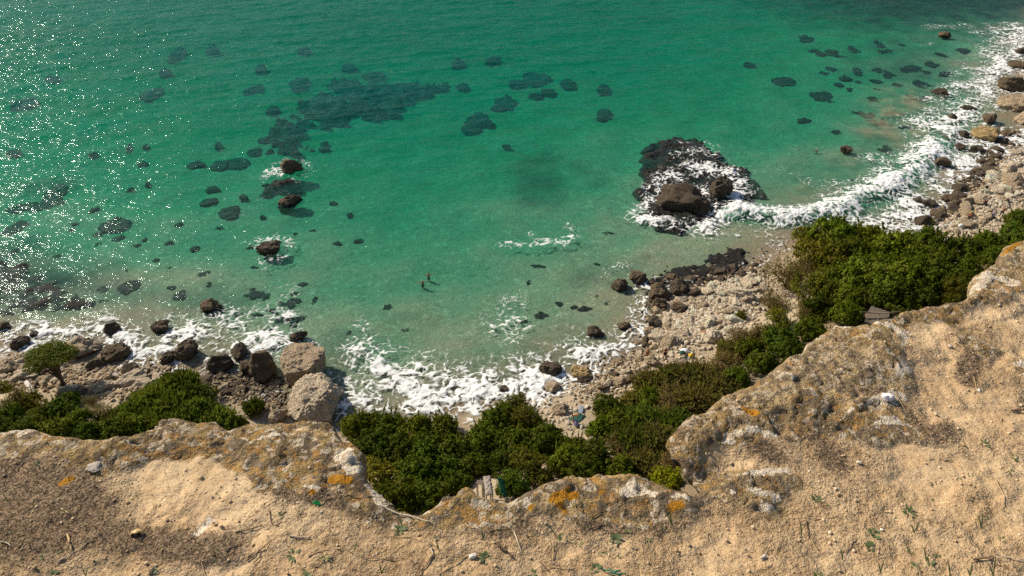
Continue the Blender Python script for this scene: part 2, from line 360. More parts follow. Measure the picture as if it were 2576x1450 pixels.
c = q.mix(q.math('MULTIPLY', q.ramp(n2, .55, .75), .5), c, (.62, .55, .44)); c = q.mix(q.math('MULTIPLY', q.ramp(n2, .42, .28), .75), c, (.09, .065, .04))
wetf = q.ramp(q.math('ADD', z, q.math('MULTIPLY', n1, .9)), 0.80, .40)
wetf = q.math('MULTIPLY', wetf, oi.outputs['Alpha'])
wc = q.mix(q.ramp(n2, .35, .7), (.028, .019, .010), (.10, .064, .028)); wc = q.mix(q.math('MULTIPLY', q.ramp(z, .1, -.15), .8), wc, (.010, .010, .009))
c = q.mix(wetf, c, wc)
hh = q.math('ADD', q.math('ADD', q.math('MULTIPLY', n1, .9), q.math('MULTIPLY', n2, .45)), q.math('MULTIPLY', v1, .35))
M_STONE = q.done(q.pbr(c, q.math('SUBTRACT', .9, q.math('MULTIPLY', wetf, .42)), q.bump(hh, 1.0, .5), .35))
q = N('weedy_rock'); P = q.geo(); n1 = q.noise(P, 1.6, 5, .65); n2 = q.noise(P, 8, 4, .7)
c = q.mix(q.ramp(n1, .35, .7), (.006, .006, .005), (.026, .020, .013)); c = q.mix(q.math('MULTIPLY', q.ramp(n2, .55, .8), .6), c, (.04, .034, .016))
M_WEED = q.done(q.pbr(c, .75, q.bump(q.math('ADD', n1, n2), 1.0, .4), .3))
PAL = {'pale': (.68, .56, .40), 'cream': (.80, .68, .50), 'tan': (.50, .39, .25), 'yellow': (.52, .37, .16), 'brown': (.125, .090, .050), 'dark': (.062, .047, .030), 'grey': (.50, .385, .25)}
HERO = [rock_mesh('boulder_shape', 5, 100 + k, 9 + k % 4, .18) for k in range(8)]
MID = [rock_mesh('stone_shape', 4, 200 + k, 8 + k % 5, .12) for k in range(10)]
def weedy_mesh(k):               # one rock of three or four humps grown together
    rs = np.random.default_rng(900 + k); bm = bmesh.new()
    for j in range(3 + k % 2):
        m = rock_mesh('hump', 3, 400 + 5 * k + j, 3, .34, .35); a_ = rs.uniform(0, 6.28); r_ = .0 if j == 0 else rs.uniform(.35, .68); q_ = .66 if j == 0 else rs.uniform(.26, .5)
        m.transform(Matrix.Translation((r_ * math.cos(a_), r_ * math.sin(a_), 0)) @ Matrix.Diagonal((q_ * rs.uniform(.9, 1.3), q_ * rs.uniform(.8, 1.1), rs.uniform(.55, 1.0), 1))); bm.from_mesh(m)
    me = bpy.data.meshes.new('weedy_shape'); bm.to_mesh(me); bm.free(); me.polygons.foreach_set('use_smooth', np.ones(len(me.polygons), bool)); return me
WEEDY = [weedy_mesh(k) for k in range(10)]
LOW = [rock_mesh('cobble_shape', 2, 300 + k, 8, .10) for k in range(8)]

for k, (p, rx, ry, zt, (cx, cy, pw, ph)) in enumerate(SUB):
    g = th(p[0], p[1]); rz = max(zt - g, .45)
    o = link('submerged_rock', WEEDY[k % 10], M_WEED, loc=(p[0], p[1], zt - rz * .95), rot=(0, 0, rnd.choice((0, math.pi)) + rnd.uniform(-.25, .25)), scale=(rx, ry, rz))
    siz = 'large' if pw >= 50 else ('small' if pw < 30 else 'medium')
    if cy < 330 and cx > 1950: zone = 'in the murky upper right cluster'
    elif cy < 330 and cx > 1250: zone = 'in open water above the islet'
    elif cy < 330 and cx > 600: zone = 'around the long tapering ridge'
    elif cx < 650 and cy < 660: zone = 'in the glittering water at upper left' if cy < 300 else 'in the glitter left of the small islet'
    elif cx < 850 and cy >= 660: zone = 'off the boulder shore at lower left'
    elif cx > 1650: zone = 'offshore of the breaking wave'
    elif cy > 650 and cx > 1250: zone = 'in the shallows by the middle beach'
    else: zone = 'on the pale sand of the bay'
    tag(o, None, 'rock', 'dark rocks under the water'); pend(o, f'{siz} dark rock under water {zone}', cx)
for k, v in REEF_D.items():
    pts = np.array(REEF_W[k]); st = .32 if k in ('islet', 'nearreef', 'eastreef', 'collar') else .5
    ax = np.arange(pts[:, 0].min() - 3, pts[:, 0].max() + 3, st); ay = np.arange(pts[:, 1].min() - 3, pts[:, 1].max() + 3, st)
    X, Y = np.meshgrid(ax, ay); H = reef_h(X, Y, k); f = grid_faces(len(ax), len(ay)); G = bilin(TH, X, Y)
    f = f[(H.ravel()[f] > np.maximum(G.ravel()[f] - .3, -4)).any(1)]
    tag(link('weedy_reef', mesh_from('reef', np.stack([X, Y, H], -1).reshape(-1, 3), f), M_WEED), v[3], 'reef')

def boulder(cx, cy, pw, ph, tint, label, shape=None, wetness=1.0, name='boulder', zmin=0.0, sink=.35, cat='boulder', protos=None, tilt=0, mat=None):
    p0 = hit(cx, cy, .3, zmin); _, _, dp = proj(p0); m = dp / F
    dep = math.atan2(EYE, math.hypot(p0[0], p0[1])); rx = pw * m / 2; rz = ph * m / 2 / math.hypot(1.15 * math.sin(dep), math.cos(dep)); ry = rz * 1.15
    p = hit(cx, cy, sink * rz, zmin)
    me = shape or (protos or (HERO if pw > 42 else MID))[rnd.randrange(8)]
    sy = math.atan2(p[0], p[1])
    o = link(name, me, mat or M_STONE, loc=(p[0], p[1], p[2] + sink * rz), rot=(0, tilt, -sy + rnd.choice((0, math.pi)) + rnd.uniform(-.2, .2)), scale=(rx * 1.04, ry * 1.04, rz * 1.04))
    o.color = (*PAL[tint], wetness)
    tag(o, None, cat); o['label'] = label; return o
BIG_A = rock_mesh('pocked_boulder', 6, 41, 11, .12, .60, .055); BIG_B = rock_mesh('pocked_boulder', 6, 57, 10, .13, .62, .06)
boulder(757, 928, 124, 136, 'grey', 'huge grey pocked boulder standing in the water at the left end of the bay', BIG_A, .9)
boulder(797, 1012, 132, 128, 'pale', 'huge pale pocked boulder on the shore just behind the cliff rim', BIG_B, .5)
boulder(728, 424, 60, 46, 'brown', 'small brown jagged islet rock ringed by foam far out in the bay', HERO[2], .55)
boulder(724, 514, 70, 44, 'brown', 'olive brown boulder just breaking the surface below the small islet', HERO[3], 1, sink=-.25)
boulder(682, 622, 70, 42, 'dark', 'low dark rock in the bay with foam washing over it', HERO[4], 1)
boulder(1725, 510, 160, 84, 'dark', 'big brown humped rock at the centre of the foamy reef', HERO[5], .45, sink=.2)
boulder(1806, 482, 62, 70, 'dark', 'smaller dark brown rock at the right of the big hump on the reef', HERO[6], .7)
for a in [(527,770,62,36,'brown','dark brown rock awash off the left shore, pointed at its left end'),(285,826,44,34,'dark','dark pointed rock in the foam above the brown slab on the left shore'),(407,820,50,38,'dark','tilted dark rock standing in the foam off the left shore'),
 (85,842,24,20,'dark','little dark rock in the foam above the small tree'),(5,822,34,26,'dark','dark rock cut by the left edge in the glitter'),(45,868,54,36,'dark','flat dark rock at the waterline left of the small tree'),
 (195,880,124,60,'tan','long layered tan slab at the waterline right of the small tree'),(297,889,76,54,'brown','large square brown boulder beside the layered tan slab'),(463,890,66,60,'brown','upright dark brown boulder with the surf breaking around it'),
 (420,906,48,36,'dark','dark brown boulder leaning against the upright surf boulder'),(603,886,40,50,'dark','narrow dark boulder standing in the foam on its own'),(560,915,70,52,'dark','wide dark wet boulder left of the jagged brown boulder'),
 (620,925,44,44,'dark','dark wet boulder wedged between two larger brown boulders'),(665,920,72,86,'brown','tall jagged brown boulder left of the huge grey one'),(747,850,52,34,'dark','dark boulder at the seaward foot of the huge grey one'),
 (695,1052,56,44,'tan','tan block between the cliff rim and the huge pale boulder'),(18,925,60,36,'grey','grey boulder at the left edge below the surf'),(60,945,90,36,'pale','broad pale rock left of the small tree'),
 (340,950,92,50,'pale','pale angular boulder on the sand right of the small tree'),(395,965,70,40,'pale','pale grey flat boulder beside the green reeds'),(262,975,60,34,'pale','pale slab partly buried in the sand below the small tree'),(330,925,46,30,'tan','tan round boulder behind the square brown boulder'),
 (240,915,50,30,'brown','brown boulder between small tree and square brown boulder'),(545,905,30,26,'dark','dark wet stone at the surf edge left of the wide dark boulder'),
 (1600,698,50,42,'brown','brown rock in the shallows, larger of the foam ringed pair'),(1560,716,44,36,'dark','dark rock in the shallows, smaller of the foam ringed pair'),(1497,836,46,30,'dark','rounded dark rock in the surf of the middle beach'),
 (1570,820,34,22,'brown','small brown rock in the shallows left of the surf line'),(1643,812,34,40,'dark','dark square rock at the corner of the stone beach'),(1380,926,62,46,'dark','jagged dark rock in the white surf of the middle beach'),
 (1462,936,60,38,'yellow','tan rounded boulder at the surf edge of the middle beach'),(1393,975,42,36,'tan','pitted brown boulder at the surf edge above the bushes'),(1266,980,26,22,'dark','little dark rock alone in the middle surf'),
 (1470,958,44,22,'dark','low dark rock just below the tan rounded boulder'),(1663,770,46,42,'brown','rusty brown boulder at the edge of the stone beach'),(1712,728,60,48,'dark','large dark wet boulder where reef and stone beach meet'),
 (1660,738,60,48,'brown','brown layered boulder washed by foam beside the stone beach'),(1705,775,50,36,'brown','brown cracked boulder behind the rusty one'),(1745,740,36,34,'dark','dark boulder right of the large wet one'),
 (1870,742,92,36,'cream','long pale slab lying at the top of the stone beach'),(1790,845,50,40,'cream','large pale block beside the sunbather'),(1700,915,52,28,'tan','brown tilted slab with a dark bag on it'),
 (1641,912,52,30,'tan','flat tan slab with a seated person on it'),(1722,840,46,26,'pale','broad tan stone on the beach above the standing bather'),(1690,855,34,34,'cream','bright pale rounded stone behind the standing bather'),
 (1265,1040,60,34,'tan','rough tan rock beside the bushes at the foot of the middle surf'),(1410,1030,44,40,'grey','grey rock beside the person with the green towel'),
 (2552,216,70,46,'brown','big brown boulder at the upper right waterline'),(2556,262,80,56,'tan','big pale topped boulder at the right edge below the brown one'),(2486,338,72,52,'yellow','big yellowish brown boulder in the swash at the right'),
 (2490,300,36,36,'brown','brown boulder just above the big yellowish one'),(2437,272,40,16,'dark','flat dark rock in the foam left of the pale topped boulder'),(2421,340,34,28,'dark','dark rock in the swash left of the big yellowish boulder'),
 (2413,369,30,22,'dark','dark rock in the swash below left of the big yellowish boulder'),(2370,408,40,36,'brown','square dark boulder behind the breaking wave'),(2397,295,20,18,'dark','small dark rock in the foam above the breaking wave'),
 (2382,343,18,14,'dark','small dark rock at the end of the breaking wave'),(2580,300,50,44,'tan','tan boulders at the right edge beside the swash'),(2455,375,36,24,'dark','dark rock in the swash below the big yellowish boulder'),
 (2310,505,36,22,'dark','dark flat rock in the swash behind the breaker, left of the pair'),(2336,512,40,26,'dark','dark flat rock in the swash behind the breaker, right of the pair'),(2395,500,46,28,'brown','brown boulder at the edge of the right stone beach'),
 (2415,475,38,30,'dark','dark boulder at the swash edge above the right stone beach'),(2575,130,40,30,'dark','dark boulder in the foam at the upper right edge'),(2566,165,54,30,'brown','brown rock in the foam above the big brown boulder'),
 (2127,376,34,24,'dark','dark rock just awash offshore of the breaking wave'),(2368,233,44,22,'dark','dark rock just awash at the edge of the upper right foam'),(2466,508,52,28,'tan','large tan boulder on the right beach near the walking pair'),
 (2548,452,66,40,'grey','olive grey slab on the upper right beach'),(2376,88,30,18,'brown','small brown rock in the foam near the top right corner'),(2360,790,44,18,'grey','x')][:-1]:
    boulder(*a)

# beach stones: about 280 single ones, the small stuff in one object
M_BUSHCLEAR = []
ZONES = [  # polygon, how many, sizes, tints, phrase
 ([(1650,790),(1700,745),(1800,715),(1905,690),(1925,720),(1890,780),(1860,830),(1800,850),(1730,855),(1680,870),(1640,850)], 120, (.45, 1.15), ('cream','cream','pale','pale','tan'), 'on the stone beach left of the wood'),
 ([(1640,700),(1720,700),(1850,675),(1920,660),(1900,690),(1760,730),(1690,780),(1660,860),(1610,880),(1640,820)], 46, (.4, 1.0), ('dark','brown','dark'), 'at the water edge of the stone beach'),
 ([(1440,985),(1520,935),(1600,890),(1640,900),(1600,960),(1500,990)], 26, (.3, .8), ('tan','pale','brown'), 'on the sand by the seated bather'),
 ([(2390,560),(2440,500),(2500,440),(2560,380),(2620,420),(2600,480),(2520,520),(2440,600),(2380,615)], 70, (.5, 1.5), ('cream','pale','tan','tan'), 'on the right beach by the walking pair'),
 ([(2300,575),(2380,515),(2420,465),(2470,400),(2535,325),(2570,338),(2510,420),(2450,495),(2385,550)], 56, (.4, 1.3), ('brown','dark','dark'), 'along the swash of the right beach'),
 ([(0,905),(60,900),(230,930),(330,930),(500,950),(520,985),(430,985),(300,1000),(120,980),(0,960)], 44, (.4, 1.1), ('pale','tan','brown','pale'), 'on the beach around the leaning tree'),
 ([(480,935),(600,950),(680,960),(720,1000),(690,1035),(600,1005),(520,980)], 34, (.3, .8), ('dark','brown','tan'), 'in the inlet left of the huge boulders')]
def in_poly_px(poly):
    xs = [a for a, b in poly]; ys = [b for a, b in poly]
    while True:
        a, b = rnd.uniform(min(xs), max(xs)), rnd.uniform(min(ys), max(ys))
        if inside(np.array([a]), np.array([b]), poly)[0]: return a, b
placed = []
for poly, n, (s0, s1), tints, phrase in ZONES:
    tries = 0; cnt = 0
    while cnt < n and tries < n * 12:
        tries += 1
        p = hit(*in_poly_px(poly)); r = s0 + (s1 - s0) * rnd.random() ** 2
        if any((p[0] - a) ** 2 + (p[1] - b) ** 2 < (.62 * (r + c)) ** 2 for a, b, c in placed): continue
        placed.append((p[0], p[1], r)); cnt += 1
        tn = rnd.choice(tints)
        o = link('beach_stone', MID[rnd.randrange(10)], M_STONE, loc=(p[0], p[1], max(p[2], -.15) + r * .18), rot=(rnd.uniform(-.3, .3), rnd.uniform(-.3, .3), rnd.uniform(0, 6.28)), scale=(r * rnd.uniform(.9, 1.3), r * rnd.uniform(.65, .95), r * rnd.uniform(.45, .75)))
        k = rnd.uniform(.85, 1.12); o.color = (*[min(c * k, .75) for c in PAL[tn]], 1.0)
        sw = 'small' if r < s0 + .12 * (s1 - s0) else 'medium' if r < s0 + .42 * (s1 - s0) else 'large'
        tag(o, None, 'stone', 'stones ' + phrase); pend(o, f'{sw} ' + {'cream': 'cream white', 'pale': 'pale', 'tan': 'tan', 'brown': 'wet brown', 'dark': 'dark wet'}[tn] + ' stone ' + phrase, proj(o.location)[0])
def merge_scatter(name, protos, places, mat, attr=None):
    vs_, fs_, off = [], [], 0; A = []
    arr = []
    for m in protos:
        v = np.empty(len(m.vertices) * 3, np.float32); m.vertices.foreach_get('co', v); f = np.empty(len(m.polygons) * 3, np.int32); m.polygons.foreach_get('vertices', f); arr.append((v.reshape(-1, 3), f.reshape(-1, 3)))
    for (x, y, z, s, rz, k, a) in places:
        v, f = arr[k]; c, sn = math.cos(rz), math.sin(rz); s = np.asarray(s) * np.ones(3)
        vv = v * s; vv = np.stack([vv[:, 0] * c - vv[:, 1] * sn + x, vv[:, 0] * sn + vv[:, 1] * c + y, vv[:, 2] + z], -1)
        vs_.append(vv); fs_.append(f + off); off += len(v); A.append(np.full(len(v), a))
    return link(name, mesh_from(name, np.concatenate(vs_), np.concatenate(fs_), {'tint': np.concatenate(A)}), mat)
q = N('rubble'); P = q.geo(); t = q.attr('tint'); n1 = q.noise(P, 6, 4, .65); z = q.n('ShaderNodeSeparateXYZ', {0: P}).outputs[2]
c = q.n('ShaderNodeValToRGB', {0: t}); e = c.color_ramp.elements; e[0].position = 0; e[0].color = (.20, .14, .08, 1); e[1].position = 1; e[1].color = (.64, .57, .45, 1); e.new(.3).color = (.40, .30, .18, 1); e.new(.6).color = (.54, .46, .34, 1)
c = q.mix(q.ramp(n1, .6, .35), c.outputs[0], q.mix(.55, c.outputs[0], (.14, .10, .06)))
wf = q.ramp(q.math('ADD', z, q.math('MULTIPLY', n1, .5)), .50, .28)
M_RUB = q.done(q.pbr(q.mix(wf, c, (.05, .034, .018)), q.math('SUBTRACT', .9, q.math('MULTIPLY', wf, .4)), q.bump(n1, .7, .15), .3))
PL = []
for poly, n, (s0, s1), tints, phrase in ZONES + [([(1200,1060),(1290,1000),(1400,985),(1480,960),(1600,905),(1740,870),(1820,850),(1790,900),(1700,930),(1600,980),(1500,1010),(1440,1060),(1330,1090)], 24, (0, 0), ('pale',), ''), ([(2200,690),(2420,690),(2420,560),(2560,470),(2576,560),(2470,600)], 30, (0, 0), ('pale',), '')]:
    for k in range(n * 34):
        p = hit(*in_poly_px(poly)) if k % 4 == 0 else None
        if p is not None: base = p; 
        x, y = base[0] + rnd.gauss(0, .9), base[1] + rnd.gauss(0, 1.1)
        if k % 4 == 0: x, y = base[0], base[1]
        s = .07 + .20 * rnd.random() ** 3 + (.1 if s1 > .9 else 0) * rnd.random()
        zz = th(x, y)
        if zz < -.4: continue
        PL.append((x, y, zz + s * .2, (s * 1.2, s, s * .7), rnd.uniform(0, 6.28), rnd.randrange(8), (.35 + .65 * rnd.random()) if 'brown' not in tints else rnd.random() * .5))
tag(merge_scatter('beach_rubble', LOW, PL, M_RUB), 'small pale stones and shingle strewn over the beach', 'rubble', None, 'stuff')

# ------------------------------------------------------------------ foam: real lacy sheets lying on the water
FOAM_D = [([(1835,528),(1900,540),(2000,548),(2080,532),(2150,505),(2230,470),(2300,425),(2350,375),(2385,335)], 3.0, 1.35),
 ([(2100,500),(2180,470),(2260,420),(2320,370)], 3.4, .85), ([(2170,400),(2240,400),(2330,350)], 2.5, .6), ([(2060,470),(2140,455),(2200,450)], 1.8, .6),
 ([(2200,575),(2280,550),(2330,505),(2400,455),(2450,405),(2500,365),(2560,345)], 8.5, 1.0), ([(2300,500),(2360,440),(2420,390)], 6, .95),
 ([(2370,330),(2400,290),(2450,250),(2470,220),(2520,180),(2545,130),(2565,80),(2590,20),(2640,-40)], 8.0, .98), ([(2440,330),(2480,280),(2520,250)], 6, .75),
 ([(2350,70),(2420,62),(2470,85),(2515,120)], 4.0, .55), ([(2340,270),(2400,240)], 4, .45), ([(2320,115),(2350,110)], 1.5, .5),
 ([(870,1020),(960,1015),(1040,1015),(1120,1010),(1200,985),(1300,965),(1400,945),(1440,935)], 5.4, 1.05), ([(925,900),(985,915),(1050,930),(1110,945),(1170,965)], 4.2, 1.0), ([(890,960),(960,950),(1060,965)], 4.0, .95),
 ([(905,812),(915,830),(930,862),(955,882)], 1.5, .52), ([(880,900),(900,850),(960,865),(1000,900)], 2.2, .45),
 ([(1440,925),(1485,900),(1540,872),(1600,842),(1640,800)], 3.0, 1.0),
 ([(1245,800),(1262,762),(1285,752),(1290,785),(1262,822),(1310,850),(1380,872),(1440,862),(1480,880)], 2.7, .62), ([(1335,822),(1420,815),(1450,840)], 2.2, .5), ([(1250,850),(1330,890),(1420,895)], 2, .42),
 ([(1520,695),(1540,672),(1580,668)], 1.2, .62), ([(1600,700),(1640,740),(1610,775),(1645,790)], 2.2, .62), ([(1640,700),(1655,690)], 1.2, .5),
 ([(1610,545),(1680,560),(1760,577),(1830,550)], 2.8, .92), ([(1655,480),(1690,442),(1740,420),(1790,428),(1840,440),(1870,470),(1850,510)], 3.0, 1.0), ([(1705,392),(1770,382),(1790,390)], 2.2, .9), ([(1790,500),(1765,470),(1750,450)], 1.8, .9),
 ([(1825,395),(1870,415),(1900,440)], 1.6, .5), ([(1830,535),(1900,562),(1960,572),(1870,585)], 2.8, .62), ([(1620,520),(1640,500),(1680,460)], 2.0, .85), ([(1735,365),(1700,362)], 1.2, .5), ([(1780,360),(1830,375)], 1.2, .42),
 ([(1925,420),(1990,432),(2030,442)], 1.5, .45), ([(2020,448),(2065,472)], 1.6, .55), ([(1258,622),(1330,620),(1400,613),(1452,601)], .75, 1.0), ([(1335,588),(1362,612)], .9, .55), ([(1430,570),(1445,595),(1415,622)], 1.1, .62),
 ([(668,455),(690,418),(715,400)], 1.5, .72), ([(706,440),(690,425)], 1.2, .9), ([(735,462),(775,432),(772,405),(758,398)], 1.3, .62), ([(700,482),(780,452),(800,420),(840,420)], 1.4, .40),
 ([(640,632),(655,606),(695,598),(722,618),(705,645),(660,645)], 1.5, .7), ([(680,622),(700,610)], 1.2, .8), ([(660,660),(720,690),(720,740)], 3.0, .40),
 ([(-60,865),(0,862),(80,855),(160,845),(230,852),(300,862),(350,892),(400,885)], 4.2, 1.0), ([(120,845),(200,815),(250,800)], 3, .55), ([(330,830),(300,870),(340,900)], 2.5, .6), ([(400,852),(440,832),(480,845),(560,872),(620,872),(700,850),(740,862)], 4.4, .95),
 ([(520,800),(600,815),(680,800),(740,822)], 3.4, .75), ([(560,770),(600,780)], 1.8, .5), ([(360,855),(380,900),(430,925),(490,930)], 2.6, .85), ([(560,1000),(640,985),(705,1015)], 1.8, .5), ([(700,1035),(735,1020)], 1.4, .55), ([(790,860),(832,880)], 2, .5), ([(850,925),(870,970),(880,1010)], 1.6, .45),
 ([(1650,765),(1700,722),(1760,712),(1850,690),(1900,665),(1965,615)], 2.4, .56), ([(2110,395),(2180,412),(2230,430)], 1.6, .4), ([(2270,345),(2290,352)], 1.2, .45), ([(1600,640),(1700,620),(1850,600)], 1.4, .3)]
fs_ = .11
cells = []
cd = 1.0
ux = np.arange(-75, 125, cd); uy = np.arange(48, 185, cd); UX, UY = np.meshgrid(ux, uy)
CF = stroke_field(UX, UY, [(p, w_ * 1.25 + .3, k) for p, w_, k in FOAM_D])
fx_, fy_ = np.arange(-75, 124, fs_), np.arange(48, 184, fs_)
jj = np.clip(((fy_ - 48) / cd).astype(int), 0, len(uy) - 2); ii = np.clip(((fx_ + 75) / cd).astype(int), 0, len(ux) - 2)
wu = (fx_ + 75) / cd - ii; wv = (fy_ - 48) / cd - jj
CFm = np.maximum(np.maximum(CF[:-1, :-1], CF[1:, :-1]), np.maximum(CF[:-1, 1:], CF[1:, 1:]))
ca = CFm[np.ix_(jj, ii)] > .04
yy, xx = np.nonzero(ca); FX, FY = fx_[xx], fy_[yy]
a, b, u, v = ii[xx], jj[yy], wu[xx], wv[yy]
DEN = (CF[b, a] * (1 - u) + CF[b, a + 1] * u) * (1 - v) + (CF[b + 1, a] * (1 - u) + CF[b + 1, a + 1] * u) * v
wx = FX + .9 * fbm(FX * .45, FY * .45, 3, 61); wy = FY + .9 * fbm(FX * .45, FY * .45, 3, 67)
f1, f2 = worley(wx * .95, wy * .95, 5); g1, g2 = worley(wx * 2.4, wy * 2.4, 8)
ridge = np.minimum((f2 - f1) / .62, (g2 - g1) / .45 + .25)
DEN = DEN * np.clip(1.0 + .55 * fbm(FX * .2, FY * .2, 3, 71), .3, 1.5) + .10 * fbm(FX * 1.3, FY * 1.3, 2, 74) * (DEN > .05)
bz_pre = np.clip(DEN - .9, 0, 1)
thr = np.clip(DEN, 0, 1.2) ** 1.5 * .48
fib = .5 + .8 * fbm(FX * 2.4, FY * 2.4, 3, 77)
film = np.clip(DEN - .32, 0, .8) * np.clip(.35 + .9 * fbm(FX * .55, FY * .55, 4, 79), 0, 1.2) * .9
AL = np.clip(np.clip((thr - ridge) / .26 + .25, 0, 1) * np.clip(fib + DEN * .7, 0, 1) + film * np.clip(fib + .3, 0, 1) + .8 * np.clip(DEN - 1.0, 0, 1) * np.clip(fib + .4, 0, 1), 0, 1) * np.clip(DEN * 3 - .25, 0, 1)
h1, _h2 = worley(wx * .55 + .4 * fbm(FX, FY, 2, 95), wy * .55, 96); AL = AL * np.clip(.12 + (h1 - .10) / .34 + 1.6 * np.clip(bz_pre - .2, 0, 1), 0, 1)
AL = np.where(DEN < .05, 0, AL)
Fsd = bilin(TSD, FX, FY); Fh = bilin(TH, FX, FY)
bz = np.zeros(FX.shape); m = (FX > 15) & (FX < 90) & (FY > 70) & (FY < 150)
bz[m] = .75 * smooth(0, 1, stroke_field(FX[m], FY[m], [(p, 3.6, 1.0) for p, _, _ in BREAK_D]))
m = (FX > -20) & (FX < 25) & (FY > 75) & (FY < 110); bz[m] += .3 * smooth(0, 1, stroke_field(FX[m], FY[m], [(p, 2.6, 1.0) for p, _, _ in SMALLW_D]))
w1, _ = worley(FX * 1.1, FY * 1.1, 91); w2, _ = worley(FX * 2.3, FY * 2.3, 93)
puff = np.clip(DEN - .75, 0, .6) * (.6 * (1 - w1) + .4 * (1 - w2)) * .6
FZ = np.maximum(seaz(FX, FY) * np.clip(-Fsd / 14 + .25, .15, 1) + bz, Fh + .02) + .035 + .05 * AL + puff
for k in ('islet', 'nearreef', 'eastreef', 'collar'):
    pts = np.array(REEF_W[k]); m = (FX > pts[:, 0].min() - 3) & (FX < pts[:, 0].max() + 3) & (FY > pts[:, 1].min() - 3) & (FY < pts[:, 1].max() + 3)
    FZ[m] = np.maximum(FZ[m], reef_h(FX[m], FY[m], k, False) + .13)
AL[Fsd > 3.2] = 0
idx = -np.ones((len(fy_), len(fx_)), np.int64); idx[yy, xx] = np.arange(len(xx))
F4 = np.stack([idx[:-1, :-1], idx[:-1, 1:], idx[1:, 1:], idx[1:, :-1]], -1).reshape(-1, 4)
F4 = F4[(F4 >= 0).all(1)]; F4 = F4[(AL[F4] > .12).any(1)]
used = np.unique(F4); rm = -np.ones(len(FX), np.int64); rm[used] = np.arange(len(used))
me = mesh_from('foam', np.stack([FX, FY, FZ], -1)[used], rm[F4], {'cover': AL[used]})
q = N('sea_foam'); P = q.geo(); cv = q.attr('cover'); nf = q.noise(P, 7, 4, .7)
al = q.math('MULTIPLY', q.ramp(q.math('ADD', cv, q.math('MULTIPLY', q.math('SUBTRACT', nf, .5), .7)), .04, 1.0), .97)
fd = q.n('ShaderNodeBsdfDiffuse', {0: (.80, .82, .80), 'Normal': q.bump(nf, .5, .1)})
q.done(q.n('ShaderNodeMixShader', {0: al, 1: q.n('ShaderNodeBsdfTransparent'), 2: fd}).outputs[0])
tag(link('sea_foam', me, q.m), 'white lacy surf foam on the water along the shore and round the rocks', 'foam', None, 'stuff')

# ------------------------------------------------------------------ vegetation
def leaf_material(name, trans=.38, rough=.6):
    q = N(name); oi = q.n('ShaderNodeObjectInfo'); rnd_i = q.geo('Random Per Island'); P = q.obj()
    c0 = oi.outputs['Color']; nz = q.noise(P, 1.1, 3); t = q.attr('tint')
    hs = q.n('ShaderNodeHueSaturation', {'Hue': q.math('ADD', .485, q.math('MULTIPLY', rnd_i, .03)), 'Saturation': 1.0, 'Value': q.math('ADD', .5, q.math('MULTIPLY', rnd_i, 1.0)), 'Color': c0})
    c = q.mix(q.math('MULTIPLY', q.ramp(nz, .42, .66), .55), hs, q.mix(.6, hs, (.15, .15, .022)))
    c = q.mix(q.math('MULTIPLY', t, .75), c, (.20, .13, .06))
    d = q.n('ShaderNodeBsdfPrincipled', {'Base Color': c, 'Roughness': rough, 'Specular IOR Level': .06}); tr = q.n('ShaderNodeBsdfTranslucent', {0: q.mix(.5, c, (.12, .16, .01))})
    return q.done(q.n('ShaderNodeMixShader', {0: trans, 1: d, 2: tr}).outputs[0])
M_LEAF = leaf_material('leaf')
M_BARK = plain('bark', (.12, .085, .055), .9, .1, .5, 6)
M_TWIGW = plain('dry_branch', (.26, .21, .16), .9, .1, .4, 6)
def rot_basis(nrm, spin):
    n = nrm / np.linalg.norm(nrm, axis=1, keepdims=True); h = np.where(np.abs(n[:, 2:3]) < .9, np.array([[0, 0, 1.]]), np.array([[1., 0, 0]]))
    u = np.cross(h, n); u /= np.linalg.norm(u, axis=1, keepdims=True); v = np.cross(n, u)
    c, s = np.cos(spin)[:, None], np.sin(spin)[:, None]; return u * c + v * s, v * c - u * s
def leaf_quads(c, nrm, size, aspect, rs, tint=None, name='foliage'):
    n = len(c); u, v = rot_basis(nrm, rs.uniform(0, 6.28, n)); L = size[:, None]; W = L * aspect
    nn = nrm / np.linalg.norm(nrm, axis=1, keepdims=True)
    vv = np.stack([c - u * L, c - v * W + nn * L * .12, c + u * L, c + v * W + nn * L * .12], 1).reshape(-1, 3)
    return mesh_from(name, vv, np.arange(4 * n).reshape(-1, 4), {'tint': np.repeat(np.zeros(n) if tint is None else tint, 4)}, False)
